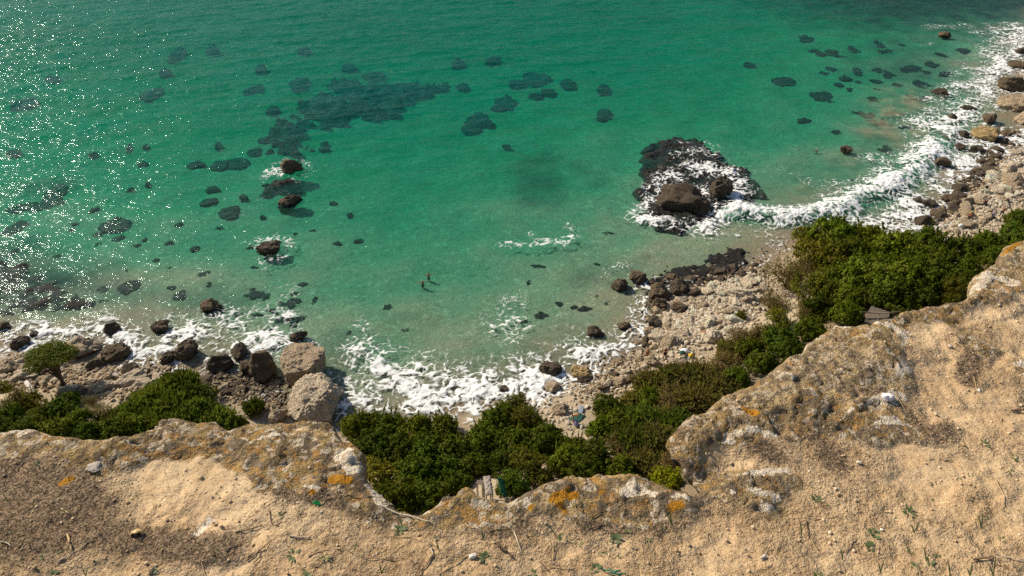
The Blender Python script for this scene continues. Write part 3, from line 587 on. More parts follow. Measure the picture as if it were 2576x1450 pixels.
def crown(seed, lobes, n, leaf=(.05, .11), spread=.16, dome=.75, gap=.25, dryness=.03, shoots=True, clump_r=(.07, .17)):
    rs = np.random.default_rng(seed); C, NN, SZ_, TT = [], [], [], []
    lob = []
    for k in range(lobes):
        a = rs.uniform(0, 6.28); r = (.62 * math.sqrt((k + .3) / lobes)); lob.append((np.array((r * math.cos(a), r * math.sin(a), dome * rs.uniform(.35, .75) * (1.1 - r * .6))), rs.uniform(.34, .56)))
    per = n // lobes
    for c, r in lob:
        ncl = 44; d = rs.normal(size=(ncl, 3)); d[:, 2] = np.abs(d[:, 2]) * 1.1 - .35; d /= np.linalg.norm(d, axis=1, keepdims=True)
        cc = c + d * r * rs.uniform(.72, 1.08, (ncl, 1)) * np.array((1, 1, .85)); cr = rs.uniform(*clump_r, ncl)
        k = rs.integers(0, ncl, per); off = rs.normal(size=(per, 3)); off /= np.linalg.norm(off, axis=1, keepdims=True)
        p = cc[k] + off * (cr[k] * rs.uniform(.2, 1.0, per) ** .6)[:, None]
        C.append(p); NN.append(off * .8 + d[k] * .7 + rs.normal(size=(per, 3)) * .45 + np.array((0, 0, .35))); SZ_.append(rs.uniform(*leaf, per)); TT.append((rs.random(ncl)[k] < dryness) * rs.uniform(.4, 1, per) + (rs.random(per) < dryness) * .5)
    for k in range(18 if shoots else 0):
        c, r = lob[k % len(lob)]; d = rs.normal(size=3) * np.array((.8, .8, .25)) + np.array((0, 0, .9)); d /= np.linalg.norm(d); b_ = c + d * r * .8; m_ = 46; t_ = rs.random(m_); L_ = rs.uniform(.2, .55)
        C.append(b_ + (d + rs.normal(size=3) * .15)[None] * (t_ * L_)[:, None] + rs.normal(size=(m_, 3)) * (.035 * (1.1 - t_))[:, None]); NN.append(rs.normal(size=(m_, 3)) + np.array((0, 0, .6))); SZ_.append(rs.uniform(*leaf, m_) * .9); TT.append(np.zeros(m_))
    C = np.concatenate(C); C[:, 2] = np.maximum(C[:, 2], .02 + np.abs(C[:, 2]) * .3)
    return leaf_quads(C, np.concatenate(NN), np.concatenate(SZ_), .55, rs, np.clip(np.concatenate(TT), 0, 1)), lob
def tube_mesh(name, paths, sides=6):
    V, Fc = [], []
    for pts, rad in paths:
        pts = [Vector(p) for p in pts]; base = len(V)
        for i, p in enumerate(pts):
            t = (pts[min(i + 1, len(pts) - 1)] - pts[max(i - 1, 0)]).normalized(); a = t.orthogonal().normalized(); b = t.cross(a)
            r = rad[i] if isinstance(rad, (list, tuple)) else rad
            for k in range(sides):
                an = 6.2832 * k / sides; V.append(p + (a * math.cos(an) + b * math.sin(an)) * r)
        for i in range(len(pts) - 1):
            for k in range(sides):
                k2 = (k + 1) % sides; Fc.append((base + i * sides + k, base + i * sides + k2, base + (i + 1) * sides + k2, base + (i + 1) * sides + k))
        Fc.append(tuple([base + k for k in range(4)])); e = base + (len(pts) - 1) * sides; Fc.append((e, e + 1, e + 2, e + 3))
    return mesh_from(name, [tuple(p) for p in V], Fc)
def limbs(lob, seed, r0=.06, low=0.0):
    rs = np.random.default_rng(seed); paths = []
    for c, r in lob:
        m = np.array((c[0] * .35, c[1] * .35, low + (c[2] - low) * .45)) + rs.normal(size=3) * .05
        paths.append(([(0, 0, -.15), tuple(m * .5 + np.array((0, 0, low * .3))), tuple(m), tuple(c)], [r0, r0 * .8, r0 * .55, r0 * .22]))
        for k in range(3):
            d = rs.normal(size=3); d[2] = abs(d[2]); d /= np.linalg.norm(d); paths.append(([tuple(c * .8), tuple(c + d * r * .5), tuple(c + d * r * .95)], [r0 * .25, r0 * .15, r0 * .05]))
    return tube_mesh('limbs', paths, 5)
PROTO = {}
for k in range(3): PROTO['dense', k] = crown(500 + k, 8, 7600, (.035, .075), dryness=.02)
for k in range(3): PROTO['olive', k] = crown(520 + k, 8, 5600, (.025, .055), dryness=.07, clump_r=(.06, .13), gap=.4)
for k in range(2): PROTO['dry', k] = crown(540 + k, 6, 3000, (.02, .05), dryness=.8, clump_r=(.14, .3))
for k in range(2): PROTO['lime', k] = crown(560 + k, 6, 4000, (.035, .07), dryness=.0)
PROTO = {k: (m, l, limbs(l, 600 + i)) for i, (k, (m, l)) in enumerate(PROTO.items())}
def reeds(seed, n, h=(.7, 1.15), lean=.35, dry=.15, width=.028, plume=0):
    rs = np.random.default_rng(seed); r = np.sqrt(rs.random(n)) * .9; a = rs.uniform(0, 6.28, n); x, y = r * np.cos(a), r * np.sin(a)
    hh = rs.uniform(*h, n) * (1.05 - .45 * r); dx = rs.normal(.10, lean, n) * hh * .6; dy = rs.normal(-.05, lean, n) * hh * .6; wa = rs.uniform(0, 6.28, n); wx, wy = np.cos(wa) * width, np.sin(wa) * width
    zr = np.zeros(n); V = np.stack([np.stack([x - wx, y - wy, zr], 1), np.stack([x + wx, y + wy, zr], 1),
        np.stack([x + dx * .4 + wx * .8, y + dy * .4 + wy * .8, hh * .62], 1), np.stack([x + dx * .4 - wx * .8, y + dy * .4 - wy * .8, hh * .62], 1),
        np.stack([x + dx + wx * .15, y + dy + wy * .15, hh * (.9 - .25 * np.abs(rs.normal(size=n)).clip(0, 1))], 1), np.stack([x + dx - wx * .15, y + dy - wy * .15, hh * .88], 1)], 1).reshape(-1, 3)
    b = np.arange(n)[:, None] * 6; Fq = np.concatenate([b + np.array([[0, 1, 2, 3]]), b + np.array([[3, 2, 4, 5]])]); t = (rs.random(n) < dry) * rs.uniform(.5, 1.2, n)
    return mesh_from('foliage', V, Fq, {'tint': np.repeat(np.clip(t, 0, 1.3), 6)}, False)
for k in range(2): PROTO['reed', k] = (reeds(700 + k, 2600, dry=.1), None, None)
for k in range(2): PROTO['drygrass', k] = (reeds(720 + k, 2600, (.45, .9), .5, dry=.5), None, None)
TINT = {'dense': (.115, .150, .009), 'olive': (.165, .158, .014), 'dry': (.18, .135, .040), 'lime': (.31, .34, .008), 'reed': (.105, .145, .020), 'drygrass': (.18, .15, .040), 'deep': (.078, .112, .008)}
WORD = {'dense': 'dense green bush', 'deep': 'dark green bush', 'olive': 'olive green bush', 'dry': 'dry brown shrub', 'lime': 'bright lime green bush', 'reed': 'clump of green reeds', 'drygrass': 'clump of dry brownish grass'}
VEG = [  # centre px, py, width px, kind, height/width, where
 *[(x, y, w_, k, .85, 'below the small leaning tree at lower left') for x, y, w_, k in [(22,1045,95,'deep'),(80,1010,85,'olive'),(135,1040,100,'deep'),(62,1085,110,'deep'),(140,1085,100,'dense'),(8,975,46,'olive'),(190,1055,90,'dense'),(100,1050,90,'dense'),(-20,1090,100,'deep'),(205,1090,90,'deep'),(170,1010,70,'deep')]],
 *[(x, y, w_, k, .8, 'between the leaning tree and the big reed bed') for x, y, w_, k in [(40,1000,80,'dry'),(240,1040,80,'dry'),(265,1080,90,'deep'),(225,1010,50,'dry'),(290,1050,70,'drygrass')]],
 *[(x, y, w_, k, 1.0, 'in the big reed bed at the left') for x, y, w_, k in [(450,975,110,'reed'),(390,1010,120,'reed'),(340,1045,110,'reed'),(430,1035,120,'reed'),(490,1000,100,'deep'),(480,1050,110,'reed'),(380,1070,110,'reed'),(310,1080,90,'reed'),(525,1040,90,'dense'),(540,1070,100,'reed'),(430,1080,110,'reed'),(500,1080,80,'drygrass')]],
 (632,1025,62,'dense',1.1,'standing alone beside the huge pale boulder'), (602,1060,60,'dense',.8,'tucked behind the rim left of the huge pale boulder'), (570,1072,60,'drygrass',.8,'behind the rim left of the huge pale boulder'),
 *[(x, y, w_, k, .9, 'in the thicket right of the lichen slab') for x, y, w_, k in [(905,1075,110,'dense'),(965,1070,110,'dense'),(1035,1080,120,'dense'),(1105,1085,110,'dense'),(930,1130,110,'deep'),(1000,1135,120,'deep'),(1075,1140,120,'deep'),(965,1195,130,'olive'),(1050,1190,130,'deep'),(1120,1170,110,'deep'),(1010,1245,120,'dense'),(1090,1245,110,'deep'),(1150,1120,110,'deep'),(960,1250,90,'deep'),(1140,1215,90,'deep')]],
 *[(x, y, w_, k, .95, 'in the thicket above the middle notch') for x, y, w_, k in [(1305,1020,90,'olive'),(1255,1065,110,'dense'),(1330,1060,110,'olive'),(1375,1100,95,'deep'),(1215,1110,110,'dense'),(1290,1110,120,'dense'),(1360,1120,120,'deep'),(1440,1125,90,'dense'),(1200,1165,100,'deep'),(1270,1165,90,'deep'),(1345,1170,120,'olive'),(1420,1165,120,'dense'),(1300,1215,90,'deep'),(1490,1150,120,'deep'),(1480,1190,110,'deep'),(1550,1180,110,'dense'),(1275,1225,60,'deep')]],
 *[(x, y, w_, k, .85, 'on the slope behind the pebble beach') for x, y, w_, k in [(1535,1025,85,'deep'),(1515,1085,90,'dense'),(1555,1070,110,'dense'),(1600,1010,90,'drygrass'),(1640,965,100,'drygrass'),(1700,950,110,'drygrass'),(1765,950,110,'drygrass'),(1820,915,100,'dry'),(1620,1060,110,'reed'),(1690,1010,110,'dry'),(1750,1005,110,'drygrass'),(1600,1120,120,'reed'),(1660,1110,110,'drygrass'),(1620,1165,110,'drygrass'),(1700,1060,90,'reed'),(1640,1010,100,'dense'),(1810,970,90,'drygrass'),(1560,1125,110,'dry'),(1860,945,80,'deep'),(1670,1165,80,'dry')]],
 (1690,1205,92,'lime',.9,'in the notch of the cliff rim at the right'), (2305,770,40,'lime',.8,'poking up behind the right hand rim'), (1590,1188,50,'lime',.6,'just behind the crest of the middle rim'), (1640,1195,44,'lime',.6,'between the middle rim and the big lime bush'),
 (1862,795,40,'olive',.95,'round and alone among the pale stones'),
 *[(x, y, w_, k, .9, 'around the path behind the stone beach') for x, y, w_, k in [(1945,760,90,'dry'),(1900,835,90,'dry'),(1890,875,90,'dense'),(1955,850,100,'deep'),(1985,890,90,'deep'),(1920,910,90,'deep'),(2030,830,90,'dense'),(1960,800,70,'olive'),(1870,850,80,'dry'),(2020,780,90,'dry'),(1840,880,80,'drygrass')]],
 *[(x, y, w_, k, 1.0, 'in the wood at the right') for x, y, w_, k in [(1985,690,130,'dry'),(2060,640,150,'olive'),(2115,595,140,'dense'),(2140,640,140,'dense'),(2190,610,110,'dense'),(2060,720,140,'olive'),(2130,700,140,'dense'),(2200,680,130,'dense'),(2270,640,140,'dense'),(2330,620,120,'deep'),(2260,700,140,'dense'),(2330,690,130,'dense'),(2380,660,100,'deep'),(2250,745,110,'deep'),(2320,740,100,'deep'),(2130,755,100,'dense'),(2060,775,90,'deep'),(2130,795,90,'dense'),(2400,735,100,'olive'),(2040,590,90,'olive'),(2185,740,90,'deep')]],
 *[(x, y, w_, k, .95, 'by the stone beach at the far right') for x, y, w_, k in [(2440,630,100,'deep'),(2495,615,90,'dense'),(2545,590,90,'deep'),(2570,550,80,'deep'),(2520,650,80,'deep'),(2440,680,80,'dense'),(2480,640,70,'deep'),(2590,610,100,'deep'),(2430,700,60,'deep')]]]
cnt = {}
for px, py, pw, kind, hw, where in VEG:
    fam = 'dense' if kind == 'deep' else kind; nk = len([1 for a, b in PROTO if a == fam]); cnt[fam] = cnt.get(fam, 0) + 1
    mleaf, lob, mst = PROTO[fam, cnt[fam] % nk]
    g0 = hit(px, py); _, _, dp = proj(g0); wd = pw * dp / F; H = wd * hw * (.62 if fam != 'reed' else .5)
    g = hit(px, py, H * .45)
    root = empty('reed_clump' if fam == 'reed' else 'grass_clump' if fam == 'drygrass' else 'bush', (g[0], g[1], g[2] - .05), rnd.uniform(0, 6.28))
    sc = wd / 2 * rnd.uniform(.90, 1.06); k = rnd.uniform(.62, 1.38); tc = TINT[kind]
    fo = link('foliage', mleaf, M_LEAF, root, scale=(sc, sc, H / .98 if lob else H * 1.25), color=(tc[0] * k * rnd.uniform(.9, 1.15), tc[1] * k, tc[2] * k))
    if mst: link('stem', mst, M_BARK, root, scale=(sc, sc, H))
    tag(root, None, 'reeds' if fam == 'reed' else 'dry grass' if fam == 'drygrass' else 'bush', 'bushes and reeds on the slope under the cliff'); pend(root, WORD[kind] + ' ' + where, px)
# the small leaning tree at the left
tb = hit(163, 978); tcw = hit(128, 905, 3.2); _, _, dp = proj(tb); ts = dp / F
root = tag(empty('leaning_tree', tuple(tb)), 'small umbrella shaped tree with a bare leaning trunk on the left beach', 'tree')
cc = at(126, 903, tb[2] + 3.0) - tb; cr = 66 * ts
rs = np.random.default_rng(5); lob = [(np.array((.62 * math.sqrt(k / 9) * math.cos(k * 2.4), .62 * math.sqrt(k / 9) * math.sin(k * 2.4), .25 - .18 * k / 9)), .42) for k in range(10)]
C_, N_ = [], []
for c, r in lob:
    d = rs.normal(size=(900, 3)); d[:, 2] = np.abs(d[:, 2]) - .25; d /= np.linalg.norm(d, axis=1, keepdims=True); C_.append((c + d * r * rs.uniform(.6, 1.08, (900, 1)) * np.array((1, 1, .62)))); N_.append(d + rs.normal(size=(900, 3)) * .5 + np.array((0, 0, .4)))
me = leaf_quads(np.concatenate(C_), np.concatenate(N_), rs.uniform(.025, .055, 9000), .55, rs, (rs.random(9000) < .04) * .6)
link('crown', me, M_LEAF, root, tuple(cc), scale=(cr, cr, cr * .85), color=(.10, .125, .010))
pa = []
for k, (c, r) in enumerate(lob[:8]):
    e = Vector(cc + c * cr * .9); m1 = Vector(cc) * .28 + Vector((.1, 0, .2)); m2 = Vector(cc) * .62 + (e - Vector(cc)) * .45
    pa.append(([(0, 0, -.2), m1 * .6, m1, m2, e], [.24, .2, .16, .09, .03]))
link('trunk', tube_mesh('trunk', pa, 7), M_BARK, root)
# undergrowth of the slope
rs = np.random.default_rng(77); pts = []
n = 52000; X = rs.uniform(-75, 110, n); Y = rs.uniform(12, 125, n); sdv = bilin(TSD, X, Y); hz = bilin(TH, X, Y)
pn = fbm(X * .14, Y * .14, 3, 97)
lim = np.where(X < -20, 9.5, np.where(X < 8, 9.0, np.where(X < 30, 11, 10.5)))
ok = (sdv > lim + pn * 3) & (sdv < 48); X, Y, hz, pn = X[ok], Y[ok], hz[ok], pn[ok]; n = len(X)
hh = rs.uniform(.25, .85, n); dx = rs.normal(0, .35, n) * hh; dy = rs.normal(0, .35, n) * hh; wa = rs.uniform(0, 6.28, n); wd = rs.uniform(.035, .09, n); wx, wy = np.cos(wa) * wd, np.sin(wa) * wd
V = np.stack([np.stack([X - wx, Y - wy, hz - .05], 1), np.stack([X + wx, Y + wy, hz - .05], 1), np.stack([X + dx + wx * .3, Y + dy + wy * .3, hz + hh], 1), np.stack([X + dx - wx * .3, Y + dy - wy * .3, hz + hh * .95], 1)], 1).reshape(-1, 3)
me = mesh_from('undergrowth', V, np.arange(4 * n).reshape(-1, 4), {'tint': np.repeat(np.clip(.35 + pn * .9 + rs.normal(0, .3, n), 0, 1), 4)}, False)
tag(link('undergrowth', me, M_LEAF, color=(.070, .078, .026)), 'low dry scrub and weeds covering the slope between the bushes', 'undergrowth', None, 'stuff')

# ------------------------------------------------------------------ the cliff top we stand on
ZC = EYE - 1.62
RIM_D = [(-300,1120),(-120,1100),(0,1092),(40,1082),(90,1086),(140,1094),(250,1098),(320,1095),(380,1082),(410,1060),(455,1048),(500,1062),(545,1060),(585,1077),(620,1069),(700,1062),(770,1058),(835,1072),(862,1098),(890,1112),(915,1140),(922,1190),(940,1222),(972,1262),(1000,1282),(1062,1286),(1088,1272),
 (1108,1247),(1140,1246),(1158,1240),(1176,1230),(1188,1234),(1192,1254),(1230,1264),(1290,1267),(1318,1244),(1358,1219),(1420,1202),(1460,1198),(1500,1191),(1540,1194),(1600,1197),(1650,1215),(1700,1245),(1736,1262),(1752,1244),(1738,1218),(1716,1196),(1708,1166),(1690,1148),(1678,1115),(1690,1088),
 (1722,1056),(1800,1010),(1870,975),(1950,930),(2000,885),(2030,862),(2100,818),(2160,820),(2230,806),(2300,776),(2360,762),(2428,754),(2442,735),(2455,692),(2490,666),(2530,630),(2576,600),(2800,430)]
SLAB_D = [  # outline, height, width of the shoulder
 ([(560,1085),(640,1075),(780,1062),(850,1085),(915,1140),(925,1200),(860,1205),(770,1240),(700,1225),(600,1200),(540,1150)], .055, .10),
 ([(-100,1100),(250,1105),(380,1090),(455,1055),(560,1075),(540,1130),(420,1150),(250,1180),(100,1150),(-100,1160)], .035, .08),
 ([(745,1255),(800,1215),(870,1200),(930,1235),(985,1290),(955,1290),(860,1255)], .045, .05),
 ([(1085,1285),(1108,1248),(1150,1242),(1176,1230),(1190,1240),(1195,1262),(1140,1290)], .035, .03),
 ([(1290,1285),(1330,1245),(1420,1205),(1500,1193),(1600,1200),(1700,1248),(1745,1275),(1700,1300),(1560,1285),(1430,1310),(1340,1310)], .05, .06),
 ([(1685,1112),(1730,1058),(1870,980),(2000,890),(2110,822),(2240,820),(2290,900),(2250,980),(2120,1020),(2000,1080),(1950,1105),(1830,1120),(1790,1150),(1730,1150)], .11, .09),
 ([(1780,1268),(1800,1215),(1880,1180),(1985,1168),(2020,1195),(1970,1250),(1955,1295),(1880,1290)], .035, .03),
 ([(2440,752),(2455,695),(2500,665),(2576,615),(2720,600),(2650,740),(2560,770)], .06, .06),
 ([(2095,1060),(2150,1032),(2250,985),(2262,1080),(2180,1095)], .012, .02), ([(2405,845),(2440,835),(2500,880),(2470,892),(2420,868)], .03, .025), ([(2525,915),(2576,890),(2640,920),(2600,960),(2550,940)], .03, .03),
 ([(2220,1010),(2228,990),(2246,990),(2250,1010)], .016, .01), ([(2240,800),(2310,775),(2440,755),(2430,780),(2330,800),(2290,830)], .03, .03)]
PITS_D = [([(270,1290),(290,1200),(360,1160),(430,1180),(450,1260),(380,1320)], -.012, .12), ([(1735,1215),(1760,1160),(1830,1150),(1860,1185),(1800,1215),(1780,1265)], -.02, .12), ([(1560,1215),(1620,1225),(1640,1250),(1580,1250)], -.008, .02)]
SLAB_D = [(p, h * .36, wd * 1.9) for p, h, wd in SLAB_D]
SLAB_W = [([at(a, b, ZC + h * .6)[:2] for a, b in p], h, wd) for p, h, wd in SLAB_D + PITS_D]
def base_h(x, y, fine=True):
    z = ZC + .018 * fbm(x * 1.1, y * 1.1, 2, 201); rk = np.zeros(np.shape(x))
    wx, wy = x + .025 * fbm(x * 7, y * 7, 2, 203), y + .025 * fbm(x * 7, y * 7, 2, 207)
    for p, h, wd in SLAB_W:
        s = smooth(-wd * .5, wd * .5, sd_poly(wx, wy, p)); z = z + h * s
        if h > 0: rk = np.maximum(rk, smooth(-.05, .04, sd_poly(wx, wy, p) + .06 * fbm(x * 5, y * 5, 4, 209)))
    return z, rk
RIM = []
for a, b in RIM_D:
    p = at(a, b, ZC)
    for _ in range(6):
        zz, _r = base_h(np.array([p[0]]), np.array([p[1]])); p = at(a, b, float(zz[0]) - .012)
    RIM.append(p[:2])
RIM = [np.array((-60., -8.)), np.array((-20., .4)), np.array((-5., RIM[0][1] - .1))] + RIM + [np.array((6., 5.)), np.array((14., 11.)), np.array((40., 20.))]
TOPP = RIM + [np.array((60., -60.)), np.array((-70., -60.))]
cx_ = axis(-2.35, 2.75, .0085, -55, 40, 26); cy_ = axis(.62, 3.05, .0085, -45, 26, 26)
CX, CY = np.meshgrid(cx_, cy_); shp = CX.shape; cxr, cyr = CX.ravel(), CY.ravel()
Z, RK = base_h(cxr, cyr)
ed = dist_poly(cxr, cyr, RIM); ins = inside(cxr, cyr, TOPP); SD = np.where(ins, ed, -ed) + .012 * fbm(cxr * 9, cyr * 9, 3, 211)
RK = np.maximum(RK, smooth(.10, .02, SD + .05 * fbm(cxr * 4, cyr * 4, 2, 213)))
rough = .016 * fbm(cxr * 6, cyr * 6, 5, 220, .55) + .010 * (.5 - worley(cxr * 16, cyr * 16, 225)[0]) + .006 * fbm(cxr * 34, cyr * 34, 3, 228)
cl, _c = worley(cxr * 46 + .5 * fbm(cxr * 20, cyr * 20, 2, 3), cyr * 46, 231)
soil = .007 * fbm(cxr * 5, cyr * 5, 3, 235) + .011 * np.clip(.55 - cl, 0, 1) * (fbm(cxr * 3.2, cyr * 3.2, 2, 238) + .55).clip(0, 1) + .0035 * fbm(cxr * 30, cyr * 30, 3, 241)
pw, _p2 = worley(cxr * 11 + .35 * fbm(cxr * 9, cyr * 9, 2, 271), cyr * 11 + .35 * fbm(cxr * 9, cyr * 9, 2, 272), 273)
step = np.round(fbm(cxr * 5, cyr * 5, 3, 275) * 3.2) / 3.2
rough = .5 * rough + .006 * step - .007 * smooth(.30, .12, pw) * (fbm(cxr * 3, cyr * 3, 2, 277) > 0)
def cells(x, y, s):
    xi = np.floor(x).astype(np.int64); yi = np.floor(y).astype(np.int64); f1 = np.full(x.shape, 9.0); cid = np.zeros(x.shape)
    for dx in (-1, 0, 1):
        for dy in (-1, 0, 1):
            a = xi + dx; b = yi + dy; hx = _h(a, b, s) / 4294967296.0; d = np.hypot(a + hx - x, b + _h(a, b, s + 71) / 4294967296.0 - y); m = d < f1
            f1 = np.where(m, d, f1); cid = np.where(m, (hx * 7.77) % 1.0, cid)
    return cid
wxx, wyy = cxr + .03 * fbm(cxr * 12, cyr * 12, 3, 281), cyr + .03 * fbm(cxr * 12, cyr * 12, 3, 283)
CRACK = np.zeros(cxr.shape)
for sc_, am_ in ((6.5, .016), (15, .009), (34, .005)):
    f1_, f2_ = worley(wxx * sc_, wyy * sc_, 285); rough = rough + am_ * (cells(wxx * sc_, wyy * sc_, 285) - .5); CRACK = np.maximum(CRACK, np.clip(1 - (f2_ - f1_) / .09, 0, 1) * (1.0 if sc_ > 10 else .7) * (fbm(cxr * 2.2, cyr * 2.2, 2, 287) > -.15))
rough = rough - .007 * CRACK
Z = Z + rough * RK + soil * (1 - RK)
r = .026 + .016 * fbm(cxr * 2.5, cyr * 2.5, 2, 250); t = np.clip(1 - SD / r, 0, 1)
Z = Z - r * (1 - np.sqrt(np.clip(1 - t * t, 0, 1)))
SD2 = SD.reshape(shp); gy_, gx_ = np.gradient(SD2, cy_, cx_); gn = np.hypot(gx_, gy_) + 1e-6; gxn, gyn = (gx_ / gn).ravel(), (gy_ / gn).ravel()
f4 = grid_faces(shp[1], shp[0]); f4 = f4[(SD[f4] > 0).any(1) & (SD[f4] > -.5).all(1)]
used = np.unique(f4); VX, VY = cxr.copy(), cyr.copy(); neg = used[SD[used] < 0]
VX[neg] -= gxn[neg] * SD[neg] / gn.ravel()[neg]; VY[neg] -= gyn[neg] * SD[neg] / gn.ravel()[neg]
def clip_f(px_list):
    m = np.zeros(cxr.shape)
    for pts, wd in px_list:
        W = [at(a, b, ZC)[:2] for a, b in pts]; W = W * 2 if len(W) == 1 else W
        m = np.maximum(m, np.clip(1 - dist_poly(cxr, cyr, W) / (wd * .62), 0, 1))
    return m
WHITE = .85 * clip_f([([(2110,1060),(2160,1035),(2250,1005)],.06),([(2180,1080),(2255,1060)],.05),([(2245,960),(2280,940)],.06),([(2225,830),(2280,850)],.05),([(2265,860),(2270,900)],.04),([(2100,822),(2130,830)],.045),([(2200,822),(2240,830)],.04),([(2440,855),(2490,878)],.06),([(2545,925),(2620,930)],.09),([(2460,720),(2490,700)],.06),([(2500,705),(2540,720)],.05),([(1830,1110),(1900,1100),(1950,1110)],.045),
 ([(1860,1200),(1980,1185)],.04),([(1890,1240),(1950,1250)],.05),([(1930,1280)],.06),([(1330,1285),(1300,1275)],.05),([(1590,1225),(1620,1240),(1580,1240)],.03),([(1730,1262),(1700,1250)],.035),([(500,1350),(540,1315)],.04),([(1640,1250)],.03),([(770,1245),(800,1250)],.03),([(0,1095),(60,1092)],.05),([(180,1097),(380,1085)],.035),([(960,1270),(935,1225)],.03),([(640,1130),(700,1110)],.03),([(870,1160),(890,1190)],.05),([(1810,1250),(1850,1240)],.05),([(2230,1000)],.025),([(1960,955),(1985,975)],.03)])
ORANGE = clip_f([([(840,1222),(880,1225)],.035),([(1395,1270),(1440,1255)],.05),([(1420,1290),(1400,1280)],.03),([(1335,1292)],.025),([(1510,1240)],.03),([(1690,1285),(1710,1275)],.03),([(1680,1280)],.02),([(160,1225),(180,1215)],.025),([(1870,1050),(1890,1060)],.03),([(790,1260)],.02),([(2520,650),(2560,620)],.025),([(930,1205)],.03),([(930,1150)],.02)])
LITTER = clip_f([([(-60,1200),(60,1220),(150,1250),(200,1290),(120,1340),(0,1360)],.27),([(0,1150),(60,1170)],.08),([(250,1350),(350,1370),(560,1390)],.13),([(720,1245),(850,1275),(950,1295),(1060,1300)],.09),([(1200,1310),(1300,1330)],.12),([(1480,1320),(1650,1320)],.09),([(2200,1000),(2300,1080)],.13),([(2050,1100),(2100,1160)],.12),([(1900,1130),(1950,1150)],.08),([(2350,1100),(2380,1080)],.08),([(2450,880),(2430,960)],.1)])
rm = -np.ones(len(cxr), np.int64); rm[used] = np.arange(len(used)); F0 = rm[f4]; V0 = np.stack([VX, VY, Z], -1)[used]
# the undercut face below the rim
eg = np.concatenate([F0[:, [0, 1]], F0[:, [1, 2]], F0[:, [2, 3]], F0[:, [3, 0]]]); key = np.sort(eg, 1); kk_ = key[:, 0] * len(used) + key[:, 1]
uq, first, cnt_ = np.unique(kk_, return_index=True, return_counts=True); be = eg[first[cnt_ == 1]]; sdu = SD[used]; be = be[(sdu[be] < .02).all(1)]
bv = np.unique(be); bi = -np.ones(len(used), np.int64); bi[bv] = np.arange(len(bv)); lay = [bv]; VV = [V0]; nb = len(used); gg = np.stack([gxn[used][bv], gyn[used][bv]], -1)
WF = []; prev = bv
for dz_, ins_ in ((.03, .016), (.09, .07), (.22, .17), (.6, .36), (2, .75), (8, 1.4), (25, 2.0), (52, 2.6)):
    w_ = V0[bv].copy(); nz_ = .35 * ins_ * fbm(w_[:, 0] * 3, w_[:, 1] * 3 + dz_, 3, 260); w_[:, :2] += gg * (ins_ + nz_)[:, None]; w_[:, 2] -= dz_; VV.append(w_); cur = nb + np.arange(len(bv)); nb += len(bv)
    pe = prev[bi[be]]; ce = cur[bi[be]]; WF.append(np.stack([pe[:, 1], pe[:, 0], ce[:, 0], ce[:, 1]], -1)); prev = cur
nx_ = nb - len(used); ext = lambda A, d=1.0: np.concatenate([A[used], np.full(nx_, d)])
me = mesh_from('cliff', np.concatenate(VV), np.concatenate([F0] + WF), {'rock': ext(RK), 'white': ext(WHITE, 0), 'orange': ext(ORANGE, 0), 'litter': ext(LITTER, 0), 'crack': ext(CRACK * RK, 0)})
q = N('cliff_rock_and_soil'); P = q.geo()
a1 = q.noise(P, 9, 5, .65); a2 = q.noise(P, 40, 4, .7); a3 = q.noise(P, 140, 3, .7); a4 = q.noise(P, 2.6, 4, .6); v1 = q.vor(P, 62); vw = q.n('ShaderNodeVectorMath', {0: P, 1: q.n('ShaderNodeVectorMath', {0: q.n('ShaderNodeTexNoise', {'Vector': P, 'Scale': 22.0, 'Detail': 3.0}).outputs[1], 'Scale': .07}, operation='SCALE').outputs[0]}, operation='ADD').outputs[0]
v2 = q.vor(vw, 24, 'F1', 1); v3 = q.vor(vw, 58, 'F1', 1); v4 = q.vor(vw, 11, 'F1', 1); sx2 = q.n('ShaderNodeSeparateXYZ', {0: v2}).outputs; sx3 = q.n('ShaderNodeSeparateXYZ', {0: v3}).outputs; sx4 = q.n('ShaderNodeSeparateXYZ', {0: v4}).outputs
soil_c = q.mix(q.ramp(a1, .35, .7), (.49, .335, .18), (.57, .415, .245)); soil_c = q.mix(q.ramp(a4, .5, .7), soil_c, (.61, .455, .27))
soil_c = q.mix(q.math('MULTIPLY', q.ramp(a2, .50, .30), q.ramp(q.noise(P, 3.4, 3, .6), .38, .62)), soil_c, (.24, .15, .075)); soil_c = q.mix(q.math('MULTIPLY', q.ramp(a3, .56, .72), .8), soil_c, (.74, .60, .42)); soil_c = q.mix(q.math('MULTIPLY', q.ramp(a3, .44, .29), .9), soil_c, (.14, .085, .045))
lit = q.attr('litter'); soil_c = q.mix(q.math('MULTIPLY', q.ramp(q.math('ADD', q.math('MULTIPLY', lit, 1.1), q.math('ADD', q.math('SUBTRACT', a2, .55), q.math('SUBTRACT', a1, .5))), .30, .58), .85), soil_c, q.mix(q.ramp(a3, .4, .65), (.075, .05, .03), (.36, .26, .17)))
rock_c = q.mix(q.ramp(a1, .38, .62), (.50, .37, .20), (.36, .25, .11)); rock_c = q.mix(q.math('MULTIPLY', q.ramp(q.math('ADD', a4, q.math('MULTIPLY', a1, .3)), .55, .72), .85), rock_c, (.32, .215, .085))
rock_c = q.mix(q.math('MULTIPLY', q.ramp(q.math('ADD', sx4[0], q.math('MULTIPLY', a1, .9)), 1.12, 1.30), .7), rock_c, (.20, .15, .09))
rock_c = q.mix(q.math('MULTIPLY', q.ramp(q.math('ADD', sx4[1], q.math('MULTIPLY', a1, .9)), 1.30, 1.42), .6), rock_c, (.43, .27, .12))
rock_c = q.mix(q.math('MULTIPLY', q.ramp(q.math('ADD', sx2[0], q.math('MULTIPLY', a2, .6)), 1.22, 1.28), .85), rock_c, (.60, .49, .35))
